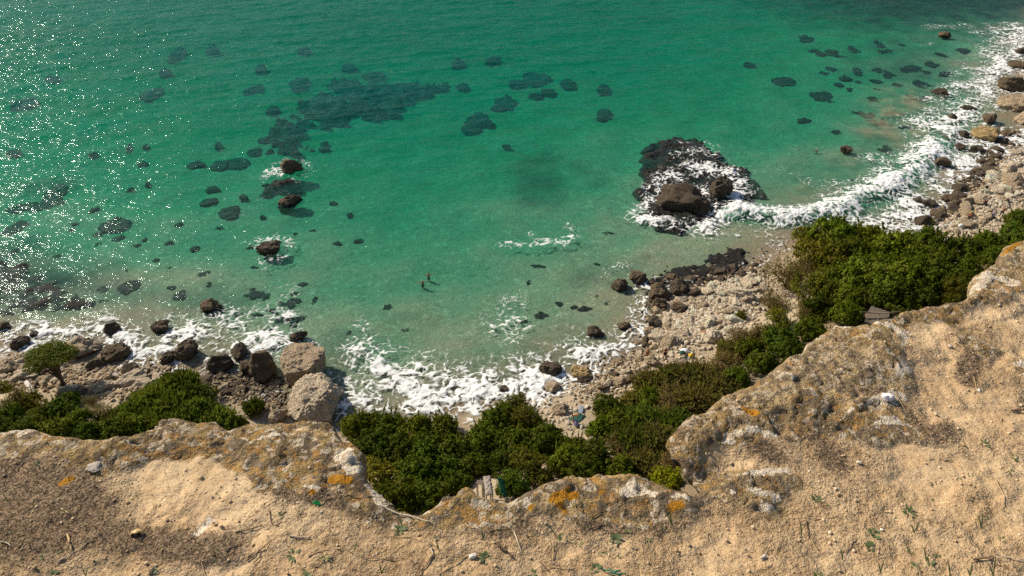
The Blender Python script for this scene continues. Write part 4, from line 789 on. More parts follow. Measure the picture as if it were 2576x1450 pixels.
rock_c = q.mix(q.math('MULTIPLY', q.ramp(q.math('ADD', sx2[1], q.math('MULTIPLY', a2, .6)), 1.12, 1.20), .8), rock_c, (.19, .145, .10))
rock_c = q.mix(q.math('MULTIPLY', q.ramp(q.math('ADD', sx3[0], q.math('MULTIPLY', a1, .7)), 1.10, 1.15), .8), rock_c, (.14, .11, .075))
rock_c = q.mix(q.math('MULTIPLY', q.ramp(q.math('ADD', sx3[1], q.math('MULTIPLY', a1, .7)), 1.13, 1.17), .8), rock_c, (.62, .52, .38))
rock_c = q.mix(q.math('MULTIPLY', q.ramp(q.math('ADD', sx3[2], q.math('MULTIPLY', a4, .9)), 1.34, 1.37), .7), rock_c, (.44, .23, .06))
rock_c = q.mix(q.math('MULTIPLY', q.ramp(a3, .46, .30), .8), rock_c, (.12, .085, .05)); rock_c = q.mix(q.math('MULTIPLY', q.ramp(a3, .56, .72), .5), rock_c, (.64, .53, .40)); rock_c = q.mix(q.math('MULTIPLY', q.ramp(a2, .44, .30), .6), rock_c, (.15, .105, .065))
rock_c = q.mix(q.math('MULTIPLY', q.attr('crack'), .55), rock_c, (.12, .085, .05))
c = q.mix(q.ramp(q.math('ADD', q.attr('rock'), q.math('MULTIPLY', q.math('SUBTRACT', a2, .5), 1.1)), .38, .60), soil_c, rock_c)
jit = q.math('ADD', q.math('MULTIPLY', q.math('SUBTRACT', a1, .5), 1.2), q.math('MULTIPLY', q.math('SUBTRACT', a2, .5), 1.5))
c = q.mix(q.math('MULTIPLY', q.ramp(q.math('ADD', q.math('MULTIPLY', q.attr('white'), .75), q.math('ADD', q.math('MULTIPLY', jit, .9), q.math('MULTIPLY', q.math('SUBTRACT', q.noise(P, 5.5, 4, .6), .5), 1.9))), .30, .38), q.ramp(q.attr('white'), .0, .12)), c, q.mix(q.ramp(a2, .35, .6), (.56, .455, .32), (.76, .665, .52)))
c = q.mix(q.math('MULTIPLY', q.ramp(q.math('ADD', q.attr('orange'), q.math('MULTIPLY', jit, 1.1)), .34, .42), q.ramp(q.attr('orange'), .02, .12)), c, q.mix(a3, (.34, .14, .012), (.52, .26, .03)))
hh = q.math('ADD', q.math('MULTIPLY', a2, .55), q.math('MULTIPLY', a3, .28)); hh = q.math('ADD', hh, q.math('MULTIPLY', a1, .5))
patchy = q.ramp(q.math('ADD', q.noise(P, 3.4, 3, .6), q.math('ADD', q.math('MULTIPLY', lit, .25), q.math('MULTIPLY', q.attr('rock'), .2))), .40, .66)
M_CLIFF = q.done(q.pbr(c, .92, q.bump(q.math('MULTIPLY', hh, q.math('ADD', .28, q.math('MULTIPLY', patchy, 1.1))), 1.0, .032), .12))
cliff = tag(link('cliff_top', me, M_CLIFF), 'sandy cliff top with lichen covered limestone rim, dropping sheer to the shore', None, None, 'structure')
from mathutils.bvhtree import BVHTree
BV = BVHTree.FromPolygons(V0.tolist(), F0.tolist())
def top(px, py):                 # the point of the cliff top seen through a pixel
    h = BV.ray_cast(Vector((0, 0, EYE)), Vector(ray(px, py)).normalized(), 8)
    return h[0] if h[0] is not None else Vector(at(px, py, ZC))
def topz(x, y):
    h = BV.ray_cast(Vector((x, y, EYE)), Vector((0, 0, -1)), 8); return h[0].z if h[0] is not None else ZC

# twigs, weeds, grass blades, pebbles
M_STRAW = plain('straw', (.50, .36, .18), .8, .2, .25, 30); M_TW = plain('twig', (.30, .21, .13), .9, .1, .4, 40); M_TWD = plain('dark_twig', (.15, .10, .065), .9, .1, .4, 40); M_TWP = plain('bleached_twig', (.55, .45, .32), .85, .2, .25, 40)
TW = [([(964,1279),(1004,1296),(1045,1306),(1083,1316)], 5.0, 'p', 'thick pale stick lying at the lip of the middle notch'), ([(813,1260),(873,1246),(935,1251),(961,1256)], 2.2, 't', 'long thin twig curving under the orange lichen stone'), ([(592,1342),(628,1334),(662,1325)], 3.5, 'd', 'short dark stick with a grey end beside the lichen slab'),
 ([(566,1387),(646,1350),(702,1313)], 2.6, 't', 'long straight brown twig left of the green glass shard'), ([(620,1413),(640,1400),(657,1384),(697,1353)], 3.8, 'd', 'dark forked stick lying below the long straight twig'), ([(657,1384),(654,1404),(637,1421)], 2.6, 'd', 'side branch lying across the dark forked stick'), ([(727,1352),(755,1353),(782,1355)], 3.6, 'p', 'short pale level stick above a leafy weed'),
 ([(776,1403),(810,1388),(870,1382),(887,1394)], 3.2, 't', 'bent brown twig arching over the lower middle soil'), ([(788,1427),(822,1407),(861,1390)], 2.4, 't', 'thin twig just below the bent arching one'), ([(907,1403),(958,1408),(1021,1407)], 2.6, 't', 'thin level twig in the lower middle soil'), ([(964,1350),(1035,1353),(1092,1376)], 1.8, 's', 'long straw stem across the soil below the thick pale stick'),
 ([(1069,1362),(1085,1380),(1089,1397)], 5.0, 'p', 'thick pale bent stick in the lower middle'), ([(1089,1397),(1072,1425),(1049,1449)], 4.0, 't', 'brown stick running down from the thick bent one'), ([(677,1285),(680,1305),(683,1319)], 3.0, 't', 'short upright twig left of the green glass shard'), ([(1294,1340),(1302,1364),(1312,1392)], 3.4, 'p', 'pale grey twig beside the thick brown piece'),
 ([(1248,1369),(1268,1388),(1289,1404)], 8.0, 'd', 'thick crumbling brown root piece in the lower middle'), ([(1104,1448),(1161,1407),(1192,1396),(1212,1394)], 2.4, 's', 'long straw running down to the lower edge beside the white pebble'), ([(1358,1415),(1384,1440)], 2.4, 't', 'short twig near the lower edge, left of the level straw'), ([(1381,1428),(1417,1433),(1458,1429)], 2.2, 's', 'level straw near the lower edge'),
 ([(1392,1380),(1390,1420)], 2.2, 's', 'short upright straw at the lower centre'), ([(1489,1305),(1515,1287)], 3.0, 'd', 'short dark twig under the middle rim'), ([(1481,1333),(1525,1320)], 3.0, 'd', 'dark slanting twig under the middle rim'), ([(1395,1351),(1438,1366),(1470,1370)], 2.0, 's', 'fine straw trailing from a grass blade in the centre'), ([(1038,1328),(1066,1353),(1110,1384),(1140,1412)], 1.8, 's', 'long fine straw slanting past the thick bent stick'),
 ([(31,1177),(50,1196),(68,1213)], 2.8, 't', 'straight twig in the dry scrub at the far left'), ([(42,1185),(60,1165),(84,1150)], 2.2, 'p', 'pale curved twig in the dry scrub at the far left'), ([(150,1279),(176,1296)], 4.2, 's', 'thick straw stub in the dry scrub'), ([(172,1350),(178,1370),(181,1388)], 5.5, 's', 'thick upright straw stub at the lower left'), ([(142,1417),(200,1384),(251,1341)], 2.8, 'p', 'long pale stalk slanting up to the yellow shell'), ([(3,1364),(18,1368),(29,1376)], 4.0, 'p', 'short white twig at the lower left edge'),
 ([(152,1437),(194,1422)], 2.4, 's', 'short straw at the lower left'), ([(375,1449),(386,1429)], 4.5, 't', 'stub of a stick at the lower edge under the yellow shell'), ([(507,1415),(512,1432),(518,1449)], 3.0, 't', 'thin twig running into the lower edge left of the forked stick'), ([(2542,1036),(2560,1034),(2580,1034)], 4.0, 'd', 'dark stick at the right edge'), ([(2370,1158),(2395,1161),(2417,1178)], 2.6, 's', 'curved straw on the right hand soil'),
 ([(2502,1207),(2527,1254),(2517,1282)], 2.2, 's', 'hooked straw at the lower right'), ([(2504,1397),(2540,1405),(2580,1418)], 3.4, 'p', 'pale stick at the lower right edge'), ([(2447,1410),(2470,1408),(2497,1402)], 5.0, 'd', 'thick dark stick at the lower right'), ([(2127,1392),(2140,1372),(2152,1355)], 2.4, 't', 'short slanting twig at the lower right'), ([(2027,1310),(2031,1335),(2034,1356)], 3.0, 'd', 'reddish upright twig right of the middle rim'),
 ([(2039,1360),(2062,1395)], 2.4, 's', 'straw slanting down beside the reddish twig'), ([(2449,950),(2457,986)], 1.8, 's', 'upright straw on the bare right hand soil'), ([(2252,990),(2272,1026)], 1.8, 's', 'straw beside the white splashed stone'), ([(1972,1132),(2007,1180)], 3.0, 'p', 'pale straight twig behind the white rock at the right'), ([(2047,1310),(2110,1300)], 2.0, 's', 'fine straw lying above the lower right weeds'), ([(1215,1360),(1240,1330)], 2.4, 't', 'short twig above the five leaved weed')]
for pts, wpx, mk, lab in TW:
    P3 = [top(*p) for p in pts]; rad = wpx * proj(P3[0])[2] / F / 2
    P3 = [p + Vector((0, 0, rad * .9 + .0015)) for p in P3]
    pth = []
    for i in range(len(P3) - 1):
        for k in range(4): pth.append(P3[i].lerp(P3[i + 1], k / 4) + Vector((rnd.gauss(0, rad * .35), rnd.gauss(0, rad * .35), rnd.uniform(0, rad * .5))))
    pth.append(P3[-1]); o0 = pth[0].copy(); nn = len(pth)
    m = tube_mesh('twig', [([tuple(p - o0) for p in pth], [rad * (1.05 - .5 * i / nn) * rnd.uniform(.85, 1.15) for i in range(nn)])], 6)
    tag(link('straw' if mk == 's' else 'twig', m, {'s': M_STRAW, 't': M_TW, 'd': M_TWD, 'p': M_TWP}[mk], loc=o0), lab, 'straw' if mk == 's' else 'twig')
q = N('weed_leaf'); rr = q.geo('Random Per Island'); c = q.mix(rr, (.075, .125, .040), (.16, .20, .085)); M_WL = q.done(q.n('ShaderNodeMixShader', {0: .25, 1: q.pbr(c, .6), 2: q.n('ShaderNodeBsdfTranslucent', {0: (.16, .26, .04)})}).outputs[0])
def weed_mesh(seed, n, round_=False):
    rs = random.Random(seed); V, Fc = [], []
    for k in range(n):
        a = k * 2.4 + rs.uniform(-.3, .3); L = rs.uniform(.55, 1.0); el = rs.uniform(.15, .8); wd = L * (.30 if round_ else .17); d = Vector((math.cos(a), math.sin(a), 0)); sdv = Vector((-d.y, d.x, 0))
        prof = [(0.02, .08), (.35, .25), (.6, 1), (.85, .85), (1, .1)] if round_ else [(0, .15), (.25, .6), (.45, .45), (.62, 1), (.78, .6), (1, .08)]
        b = len(V)
        for t_, w_ in prof:
            c = d * (L * t_ * math.cos(el * (1 - .5 * t_))) + Vector((0, 0, L * t_ * math.sin(el) * (1 - .35 * t_)))
            V += [c - sdv * wd * w_ + Vector((0, 0, .03 * w_)), c, c + sdv * wd * w_ + Vector((0, 0, .03 * w_))]
        for i in range(len(prof) - 1):
            for j in range(2): q0 = b + i * 3 + j; Fc.append((q0, q0 + 1, q0 + 4, q0 + 3))
    return mesh_from('leaf_rosette', [tuple(v) for v in V], Fc)
WD = [weed_mesh(1, 9), weed_mesh(2, 12), weed_mesh(3, 6, True), weed_mesh(4, 8, True)]
WEED_D = [(737,1388,70,1,'feathery green weed under the short level stick'),(890,1370,28,0,'little weed right of the bent twig tip'),(1225,1397,62,3,'five leaved bright weed right of the white pebble'),(768,1447,60,2,'leafy weed cut by the lower edge, below the arching twig'),(640,1442,50,2,'leafy weed at the lower edge below the forked stick'),(702,1292,40,0,'pale weed above the long straight twig'),(1005,1325,60,1,'feathery weed below the thick pale stick'),
 (1092,1348,36,0,'small weed beside the dark grass blade in the lower middle'),(820,1395,46,0,'weed under the arch of the bent twig'),(1215,1340,20,0,'tiny weed above the five leaved one'),(1252,1325,24,0,'small dark weed under the middle notch'),(1480,1318,26,0,'little dark weed under the orange lichen of the middle rim'),(1415,1348,46,2,'creeping round leaved weed at lower centre'),(1455,1365,36,2,'creeping weed right of the round leaved one'),(1550,1352,56,3,'round leaved weed in a row at lower right of the centre'),(1580,1330,30,2,'small round leaved weed in the centre soil'),
 (1520,1390,30,2,'small creeping weed above the green twine'),(1560,1395,26,3,'round weed right above the green twine'),(1500,1425,50,3,'cluster of round leaves beside the green twine'),(1340,1440,50,1,'feathery weed at the lower edge left of the green twine'),(1665,1318,44,0,'weed at the foot of the tall grass blades'),(1630,1350,36,2,'round weed below the tall grass blades'),(1590,1372,24,2,'small round weed under the tall grass blades'),(1650,1385,26,0,'little weed at the lower right of the centre'),
 (2055,1247,50,1,'feathery weed right of the white notch rock'),(2075,1265,30,0,'small weed just below the feathery one by the notch rock'),(2288,1283,66,1,'large feathery weed on the right hand soil'),(2350,1215,40,0,'weed above the large feathery one'),(2410,1200,34,0,'small weed right of the large feathery one'),(2200,1335,54,2,'leafy weed at the lower right, left of the pale pebble'),(2190,1370,50,3,'round leaved weed at the lower right'),(2475,1110,50,0,'weed on the bare soil near the right edge'),(2550,1145,40,1,'dark weed at the right edge'),(2545,1185,34,0,'weed just below the dark one at the right edge'),
 (2355,1386,50,1,'feathery weed at the lower right near the edge'),(2340,1408,36,2,'weed under the feathery one at the lower right'),(2520,1352,40,1,'weed near the lower right corner'),(2485,1305,36,0,'small weed above the lower right corner'),(2300,1420,34,2,'weed at the lower edge on the right'),(2185,1140,24,0,'tiny weed on the right hand soil by the pebble'),(2340,1250,30,0,'weed right above the large feathery one'),(2060,1440,50,1,'weed cut by the lower edge at the right'),(20,1340,24,2,'small weed at the lower left edge'),(150,1380,30,2,'small round weed at the lower left'),(110,1395,30,2,'little green weed at the lower left'),(135,1440,40,3,'weed at the lower edge on the left'),(385,1432,36,2,'weed beside the stick stub at the lower edge'),(2240,1310,30,0,'weed between the large feathery one and the leafy one'),(100,1160,50,0,'grey green weed in the dry scrub'),(2290,1380,40,1,'weed amid the lower right soil'),(2440,1190,30,0,'weed beside the hooked straw')]
for px, py, pw, k, lab in WEED_D:
    p = top(px, py + pw * .15); s = pw * proj(p)[2] / F / 2.7
    tag(link('weed', WD[k], M_WL, loc=p + Vector((0, 0, -.002)), rot=(0, 0, rnd.uniform(0, 6.28)), scale=(s, s, s * 1.1)), lab, 'weed', 'weeds growing on the cliff top')
BLADE_D = [(1690,1322,[(-18,-38),(-8,-55)],'tall green grass blades by the right end of the middle rim'),(1012,1325,[(-10,-30)],'dark grass blade under the thick pale stick'),(1106,1390,[(-12,-36)],'dark grass blade beside the long fine straw'),(566,1402,[(-28,-28)],'green grass blade over the long straight twig'),(215,1450,[(-10,-30),(8,-22)],'grass blades at the lower left edge'),(20,1262,[(-14,-24)],'green grass blade at the left edge in the dry scrub'),(1215,1360,[(-4,-40),(6,-26)],'upright grass blade under the middle notch'),(1398,1348,[(-22,-30)],'green grass blade in the lower centre'),
 (2468,1330,[(4,-46),(-10,-40)],'upright green grass blades near the hooked straw'),(2498,1448,[(6,-60),(-14,-34)],'tall grass blade in the lower right corner'),(2330,1412,[(-8,-40),(10,-28)],'grass blades among the lower right weeds'),(2215,1440,[(10,-40),(-8,-30)],'grass blades at the lower edge right of centre'),(2120,1410,[(-6,-34)],'grass blade by the short slanting twig'),(2016,1350,[(-4,-46)],'grass blade beside the reddish twig'),(535,1420,[(22,-24)],'pale grass blade below the long straight twig'),(960,1445,[(-6,-34),(10,-24)],'grass blades at the lower edge below the level twig'),(2440,1450,[(6,-40),(-10,-26)],'grass blades under the thick dark stick'),(2300,1340,[(14,-34),(-12,-26)],'grass blades in the lower right weeds'),(2390,1450,[(-6,-44)],'upright grass blade at the lower edge on the right')]
for px, py, tips, lab in BLADE_D:
    b = top(px, py); V, Fc = [], []; dp = proj(b)[2]; s = dp / F
    for dx, dy in tips:
        tip = Vector((dx * s, abs(dy) * s * .55, abs(dy) * s * .75)); n0 = len(V); sw = Vector((1.8 * s, 0, .4 * s))
        for t_, w_ in ((0, .7), (.35, 1), (.7, .7), (1, .05)):
            c = tip * t_ + Vector((0, 0, math.sin(t_ * 3.14) * .12 * tip.length)); V += [c - sw * w_, c + sw * w_]
        for i in range(3): Fc.append((n0 + 2 * i, n0 + 2 * i + 1, n0 + 2 * i + 3, n0 + 2 * i + 2))
    tag(link('grass_tuft', mesh_from('blades', [tuple(v) for v in V], Fc), M_WL, loc=b), lab, 'grass')
M_PEB = plain('white_pebble', (.70, .62, .52), .8, .2, .12, 60); M_LIME = plain('splashed_stone', (.74, .72, .70), .8, .2, .25, 120)
for px, py, pw, lab in [(1190,1403,22,'white rounded pebble left of the five leaved weed'),(2160,1165,12,'small white pebble on the right hand soil'),(2390,873,11,'small white pebble near the right hand white rock'),(2462,984,11,'small white pebble at the foot of an upright straw'),(1920,1403,16,'elongated white stone at the lower right of the centre'),(2218,1335,10,'pale pebble among the lower right weeds'),(808,1290,8,'tiny pale pebble beside the green glass'),(1262,1110+50,7,'x')][:-1]:
    p = top(px, py); s = pw * proj(p)[2] / F / 2; tag(link('pebble', MID[rnd.randrange(10)], M_PEB, loc=p + Vector((0, 0, s * .5)), rot=(0, 0, rnd.uniform(0, 6)), scale=(s, s * .8, s * .65) if px != 1920 else (s * 1.4, s * .5, s * .4)), lab, 'pebble')
p = top(2229, 1002); s = 17 * proj(p)[2] / F; tag(link('splashed_stone', HERO[1], M_LIME, loc=p + Vector((0, 0, s * .35)), scale=(s, s * .8, s * .7)), 'knob of stone splashed white at the top of the pale patch', 'stone')
p = top(240, 1170); s = 20 * proj(p)[2] / F; M_GL = plain('grey_lichen', (.40, .36, .30), .9, .1, .4, 90)
tag(link('lichen_stone', HERO[2], M_GL, loc=p + Vector((0, 0, s * -.06)), scale=(s, s * 1.1, s * .25)), 'stone covered in blue grey lichen at the left rim', 'stone')
# yellow shell: an open, hollow half dome
bm = bmesh.new(); bmesh.ops.create_uvsphere(bm, u_segments=20, v_segments=12, radius=1)
bmesh.ops.delete(bm, geom=[v for v in bm.verts if v.co.z < -.1 or (v.co.y < -.35 and v.co.z < .72)], context='VERTS'); ms = bpy.data.meshes.new('shell'); bm.to_mesh(ms); bm.free(); [setattr(p_, 'use_smooth', True) for p_ in ms.polygons]
p = top(345, 1345); s = 14 * proj(p)[2] / F; o = link('shell', ms, plain('shell_yellow', (.58, .40, .15), .5, .4, .2, 50), loc=p, rot=(0, 0, .2), scale=(s * 1.15, s, s * .95)); sm = o.modifiers.new('thickness', 'SOLIDIFY'); sm.thickness = .12
tag(o, 'hollow yellow brown shell piece lying on the left hand soil', 'shell')
q = N('green_glass'); M_GG = q.done(q.n('ShaderNodeMixShader', {0: .35, 1: q.pbr((.005, .22, .04), .08, None, .8), 2: q.n('ShaderNodeBsdfTransparent', {0: (.05, .75, .2)})}).outputs[0])
p = top(796, 1268); s = .75 * proj(p)[2] / F; bm = bmesh.new(); vs2 = [bm.verts.new((x * s, y * s, 5 * s * (1 - (x / 15) ** 2) * .6 + zz)) for zz in (.001, .001 + 2.2 * s) for x, y in ((-13, 2), (-4, 8), (12, 5), (14, -4), (0, -7), (-11, -5))]
bm.faces.new(vs2[5::-1]); bm.faces.new(vs2[6:]); [bm.faces.new((vs2[i], vs2[(i + 1) % 6], vs2[6 + (i + 1) % 6], vs2[6 + i])) for i in range(6)]; mg = bpy.data.meshes.new('shard'); bm.to_mesh(mg); bm.free()
tag(link('glass_shard', mg, M_GG, loc=p + Vector((0, 0, .002)), rot=(.1, .1, -.1)), 'bright green bottle glass shard beside the orange lichen stone', 'glass')
pth = [top(x, y) + Vector((0, 0, .004 + .003 * (k % 2))) for k, (x, y) in enumerate([(1512,1432),(1522,1440),(1535,1437),(1548,1442),(1560,1438),(1545,1446),(1530,1444),(1556,1449),(1575,1446)])]
tag(link('twine', tube_mesh('twine', [([tuple(p - pth[0]) for p in pth], .0016)], 5), plain('twine_green', (.01, .22, .14), .6), loc=pth[0]), 'tangle of green plastic twine at the lower edge', 'twine')
# loose grit, clods and straw fibres on the soil
rs = np.random.default_rng(31); V, Fc, T_ = [], [], []; PLC = []
n = 0
while n < 14000:
    x, y = rs.uniform(-2.0, 2.6), rs.uniform(.75, 2.6); i = np.searchsorted(cx_, x) - 1; j = np.searchsorted(cy_, y) - 1; kk = j * shp[1] + i
    n += 1
    if SD[kk] < .03: continue
    if RK[kk] > .5 and rs.random() < .85: continue
    s = .0013 + .0040 * rs.random() ** 7 * (1 - .3 * LITTER[kk]); PLC.append((x, y, Z[kk] + s * .3, (s * 1.2, s, s * .8), rs.uniform(0, 6), int(rs.integers(0, 8)), rs.random() * .8))
q = N('grit'); t = q.attr('tint'); c = q.mix(t, (.40, .27, .15), (.74, .59, .40)); M_GR = q.done(q.pbr(c, .9, None, .1))
TINYM = [rock_mesh('grit_grain', 1, 800 + k, 4, .1) for k in range(8)]
tag(merge_scatter('grit', TINYM, PLC, M_GR), 'loose grit and small clods strewn over the sandy cliff top', 'grit', None, 'stuff')
V, T_ = [], []
for n in range(60000):
    x, y = rs.uniform(-2.0, 2.6), rs.uniform(.75, 2.6); i = np.searchsorted(cx_, x) - 1; j = np.searchsorted(cy_, y) - 1; kk = j * shp[1] + i; lt = LITTER[kk]
    if SD[kk] < .03 or rs.random() > (.14 + 1.2 * lt) * (1 - .85 * RK[kk]): continue
    L = rs.uniform(.002, .009) * (3.0 if rs.random() < .04 else 1); a = rs.uniform(0, 6.28); h = rs.uniform(0, .008) * (.3 + lt); wd = rs.uniform(.0004, .0011); d = np.array((math.cos(a) * L, math.sin(a) * L, rs.normal(0, .008) * lt)); s_ = np.array((-math.sin(a) * wd, math.cos(a) * wd, wd * .6)); b = np.array((x, y, Z[kk] + .0015 + h))
    V += [b - s_, b + s_, b + d + s_, b + d - s_]; T_ += [rs.random() * (1 - .6 * lt)] * 4
me = mesh_from('fibres', V, np.arange(len(V)).reshape(-1, 4), {'tint': T_}, False)
q = N('dry_litter'); t = q.attr('tint'); c = q.mix(q.ramp(t, 0, .5), (.11, .075, .045), (.34, .24, .14)); c = q.mix(q.ramp(t, .5, 1), c, (.60, .47, .30)); M_DL = q.done(q.pbr(c, .9, None, .1))
tag(link('dry_litter', me, M_DL), 'dry straw bits and dead thyme scraps lying on the soil', 'litter', None, 'stuff')

# ------------------------------------------------------------------ people
M_SKIN = plain('skin', (.42, .20, .11), .5, .3, .1, 6); M_SKIN2 = plain('tanned_skin', (.33, .13, .065), .5, .3, .1, 6)
def skin_obj(name, J, E, mat, parent, root=0, sub=1):
    me = bpy.data.meshes.new(name); me.from_pydata([j[0] for j in J], E, []); o = link(name, me, mat, parent)
    md = o.modifiers.new('skin', 'SKIN'); md.use_smooth_shade = True; sv = me.skin_vertices[0].data
    for i, j in enumerate(J): sv[i].radius = (j[1], j[2] if len(j) > 2 else j[1]); sv[i].use_root = i == root
    ss = o.modifiers.new('sub', 'SUBSURF'); ss.levels = sub; ss.render_levels = sub; return o
def person(base, rz, pose, label, skin, hair, clothes, group=None):
    """pose: joints by name in metres, facing +y; clothes: list of (name, material, joints chain list, radius factor)"""
    root = tag(empty('person', tuple(base), rz), label, 'person', group)
    Jn = {}; J, E = [], []
    def add(n, r): Jn[n] = len(J); J.append((pose[n], *r))
    for n, r in [('pelvis', (.15, .115)), ('waist', (.13, .10)), ('chest', (.165, .115)), ('neck', (.06, .06)), ('head', (.082, .098)), ('crown', (.07, .082))]: add(n, r)
    for s in 'lr':
        for n, r in [('shoulder', .062), ('elbow', .043), ('wrist', .030), ('palm', .040), ('hip', .092), ('knee', .060), ('ankle', .042), ('toe', .036)]: add(s + n, (r, r))
    E = [(0, 1), (1, 2), (2, 3), (3, 4), (4, 5)]
    for s in 'lr':
        E += [(Jn['chest'], Jn[s + 'shoulder']), (Jn[s + 'shoulder'], Jn[s + 'elbow']), (Jn[s + 'elbow'], Jn[s + 'wrist']), (Jn[s + 'wrist'], Jn[s + 'palm']), (0, Jn[s + 'hip']), (Jn[s + 'hip'], Jn[s + 'knee']), (Jn[s + 'knee'], Jn[s + 'ankle']), (Jn[s + 'ankle'], Jn[s + 'toe'])]
        w_, pl = Vector(pose[s + 'wrist']), Vector(pose[s + 'palm']); d = (pl - w_).normalized(); sd_ = d.cross(Vector((0, 0, 1))); sd_ = sd_.normalized() if sd_.length > .1 else Vector((1, 0, 0))
        for k in range(4):
            J.append((tuple(pl + d * (.075 + .012 * (1 - abs(k - 1.4) / 1.6)) + sd_ * (k - 1.5) * .02), .009, .009)); E.append((Jn[s + 'palm'], len(J) - 1))
        J.append((tuple(w_ + d * .05 + sd_ * .055), .010, .010)); E.append((Jn[s + 'wrist'], len(J) - 1))
    skin_obj('body', J, E, skin, root)
    hd, cr_ = Vector(pose['head']), Vector(pose['crown'])
    if hair is not None:
        bm = bmesh.new(); bmesh.ops.create_icosphere(bm, subdivisions=3, radius=1); bmesh.ops.delete(bm, geom=[v for v in bm.verts if v.co.z < -.1 + .55 * max(0, v.co.y)], context='VERTS'); hm = bpy.data.meshes.new('hair'); bm.to_mesh(hm); bm.free()
        link('hair', hm, hair, root, tuple(hd.lerp(cr_, .55)), (cr_ - hd).to_track_quat('Z', 'Y').to_euler(), (.105, .118, .108))
    for nm, mt, chains, f in clothes:
        J2, E2, ix = [], [], {}
        for ch in chains:
            for i, e in enumerate(ch):
                n, t_ = e if isinstance(e, tuple) else (e, None)
                key = str(e)
                if key not in ix:
                    if t_ is None: jj_ = J[Jn[n]]; pos = jj_[0]; rr_ = jj_[1:]
                    else: m_, fr_ = t_; pos = tuple(Vector(pose[n]).lerp(Vector(pose[m_]), fr_)); a_, b_ = J[Jn[n]], J[Jn[m_]]; rr_ = tuple(a_[1 + i_] * (1 - fr_) + b_[1 + i_] * fr_ for i_ in (0, 1))
                    ix[key] = len(J2); J2.append((pos, rr_[0] * f + .008, rr_[1] * f + .008))
                if i: E2.append((ix[str(ch[i - 1])], ix[key]))
        skin_obj(nm, J2, E2, mt, root)
    return root
def stand(lean=0, arms=((.30, .0, 1.08), (.32, .05, .84)), step=.0):
    p = dict(pelvis=(0, 0, .94), waist=(0, .0 + lean * .3, 1.12), chest=(0, lean, 1.34), neck=(0, lean * 1.3, 1.50), head=(0, lean * 1.5 + .01, 1.62), crown=(0, lean * 1.6 + .01, 1.72))
    for s, g in (('l', -1), ('r', 1)):
        e, w_ = arms if len(arms) == 2 else arms[(g + 1) // 2 * 2:(g + 1) // 2 * 2 + 2]
        p[s + 'shoulder'] = (g * .19, lean, 1.42); p[s + 'elbow'] = (g * e[0], e[1] + lean, e[2]); p[s + 'wrist'] = (g * w_[0], w_[1] + lean, w_[2]); ev, wv = Vector(p[s + 'elbow']), Vector(p[s + 'wrist']); p[s + 'palm'] = tuple(wv + (wv - ev).normalized() * .08)
        p[s + 'hip'] = (g * .10, 0, .88); p[s + 'knee'] = (g * .11, .02 + g * step * .5, .48); p[s + 'ankle'] = (g * .12, g * step - .02, .08); p[s + 'toe'] = (g * .13, g * step + .14, .04)
    return p
SHIRT = [['waist', 'chest', 'lshoulder', ('lshoulder', ('lelbow', .6))], ['chest', 'rshoulder', ('rshoulder', ('relbow', .6))], ['pelvis', 'waist']]
LONG = [['pelvis', 'lhip', 'lknee', 'lankle'], ['pelvis', 'rhip', 'rknee', 'rankle']]
SHORTS = [['pelvis', 'lhip', ('lhip', ('lknee', .5))], ['pelvis', 'rhip', ('rhip', ('rknee', .5))]]
BRIEF = [['pelvis', 'lhip'], ['pelvis', 'rhip'], ['pelvis', ('pelvis', ('waist', .4))]]
H_DK = plain('dark_hair', (.03, .02, .015), .7); H_GR = plain('grey_hair', (.40, .36, .32), .8); H_BL = plain('light_hair', (.40, .26, .12), .8)
CL = {k: plain('cloth_' + k, v, .85, .1) for k, v in dict(blue=(.20, .33, .50), jeans=(.045, .06, .085), maroon=(.16, .10, .10), black=(.018, .018, .022), teal=(.01, .10, .13), white=(.75, .76, .76), green=(.03, .105, .075), yellow=(.65, .42, .04), bgreen=(.025, .09, .05), lblue=(.24, .28, .34), violet=(.09, .09, .16)).items()}
def face(px, py, tx, ty):        # heading from one ground point to another
    a, b = hit(px, py), hit(tx, ty); return math.atan2(b[1] - a[1], b[0] - a[0]) - math.pi / 2
person(hit(2494, 554), face(2494, 554, 2540, 530), stand(.05, ((.27, -.05, 1.10), (.28, .06, .86)), .18), 'person in a light blue shirt and dark jeans walking on the right beach', M_SKIN, H_GR, [('shirt', CL['blue'], SHIRT, 1.08), ('trousers', CL['jeans'], LONG, 1.1)])
person(hit(2517, 546), face(2517, 546, 2560, 520), stand(.03, ((.24, .12, 1.12), (.08, .24, 1.16)), .2), 'person in a patterned maroon shirt and dark trousers walking on the right beach', M_SKIN, H_DK, [('shirt', CL['maroon'], SHIRT, 1.08), ('trousers', CL['black'], LONG, 1.1)])
person(hit(1671, 905), face(1671, 905, 1655, 870), stand(.04, ((.28, .02, 1.12), (.30, .10, .90)), .05), 'tanned bather in black trunks standing on the sand with a pale bag', M_SKIN2, H_GR, [('trunks', CL['black'], SHORTS, 1.12)])
sit = dict(pelvis=(0, 0, .12), waist=(0, .04, .30), chest=(0, .10, .52), neck=(0, .16, .68), head=(0, .20, .79), crown=(0, .21, .89))
for s, g in (('l', -1), ('r', 1)): sit.update({s + 'shoulder': (g * .19, .12, .60), s + 'elbow': (g * .27, .25, .38), s + 'wrist': (g * .14, .42, .42), s + 'palm': (g * .07, .46, .44), s + 'hip': (g * .10, .06, .10), s + 'knee': (g * .16, .42, .42), s + 'ankle': (g * .12, .50, .06), s + 'toe': (g * .12, .64, .03)})
def on_slab(o, z): o.location.z += z; return o
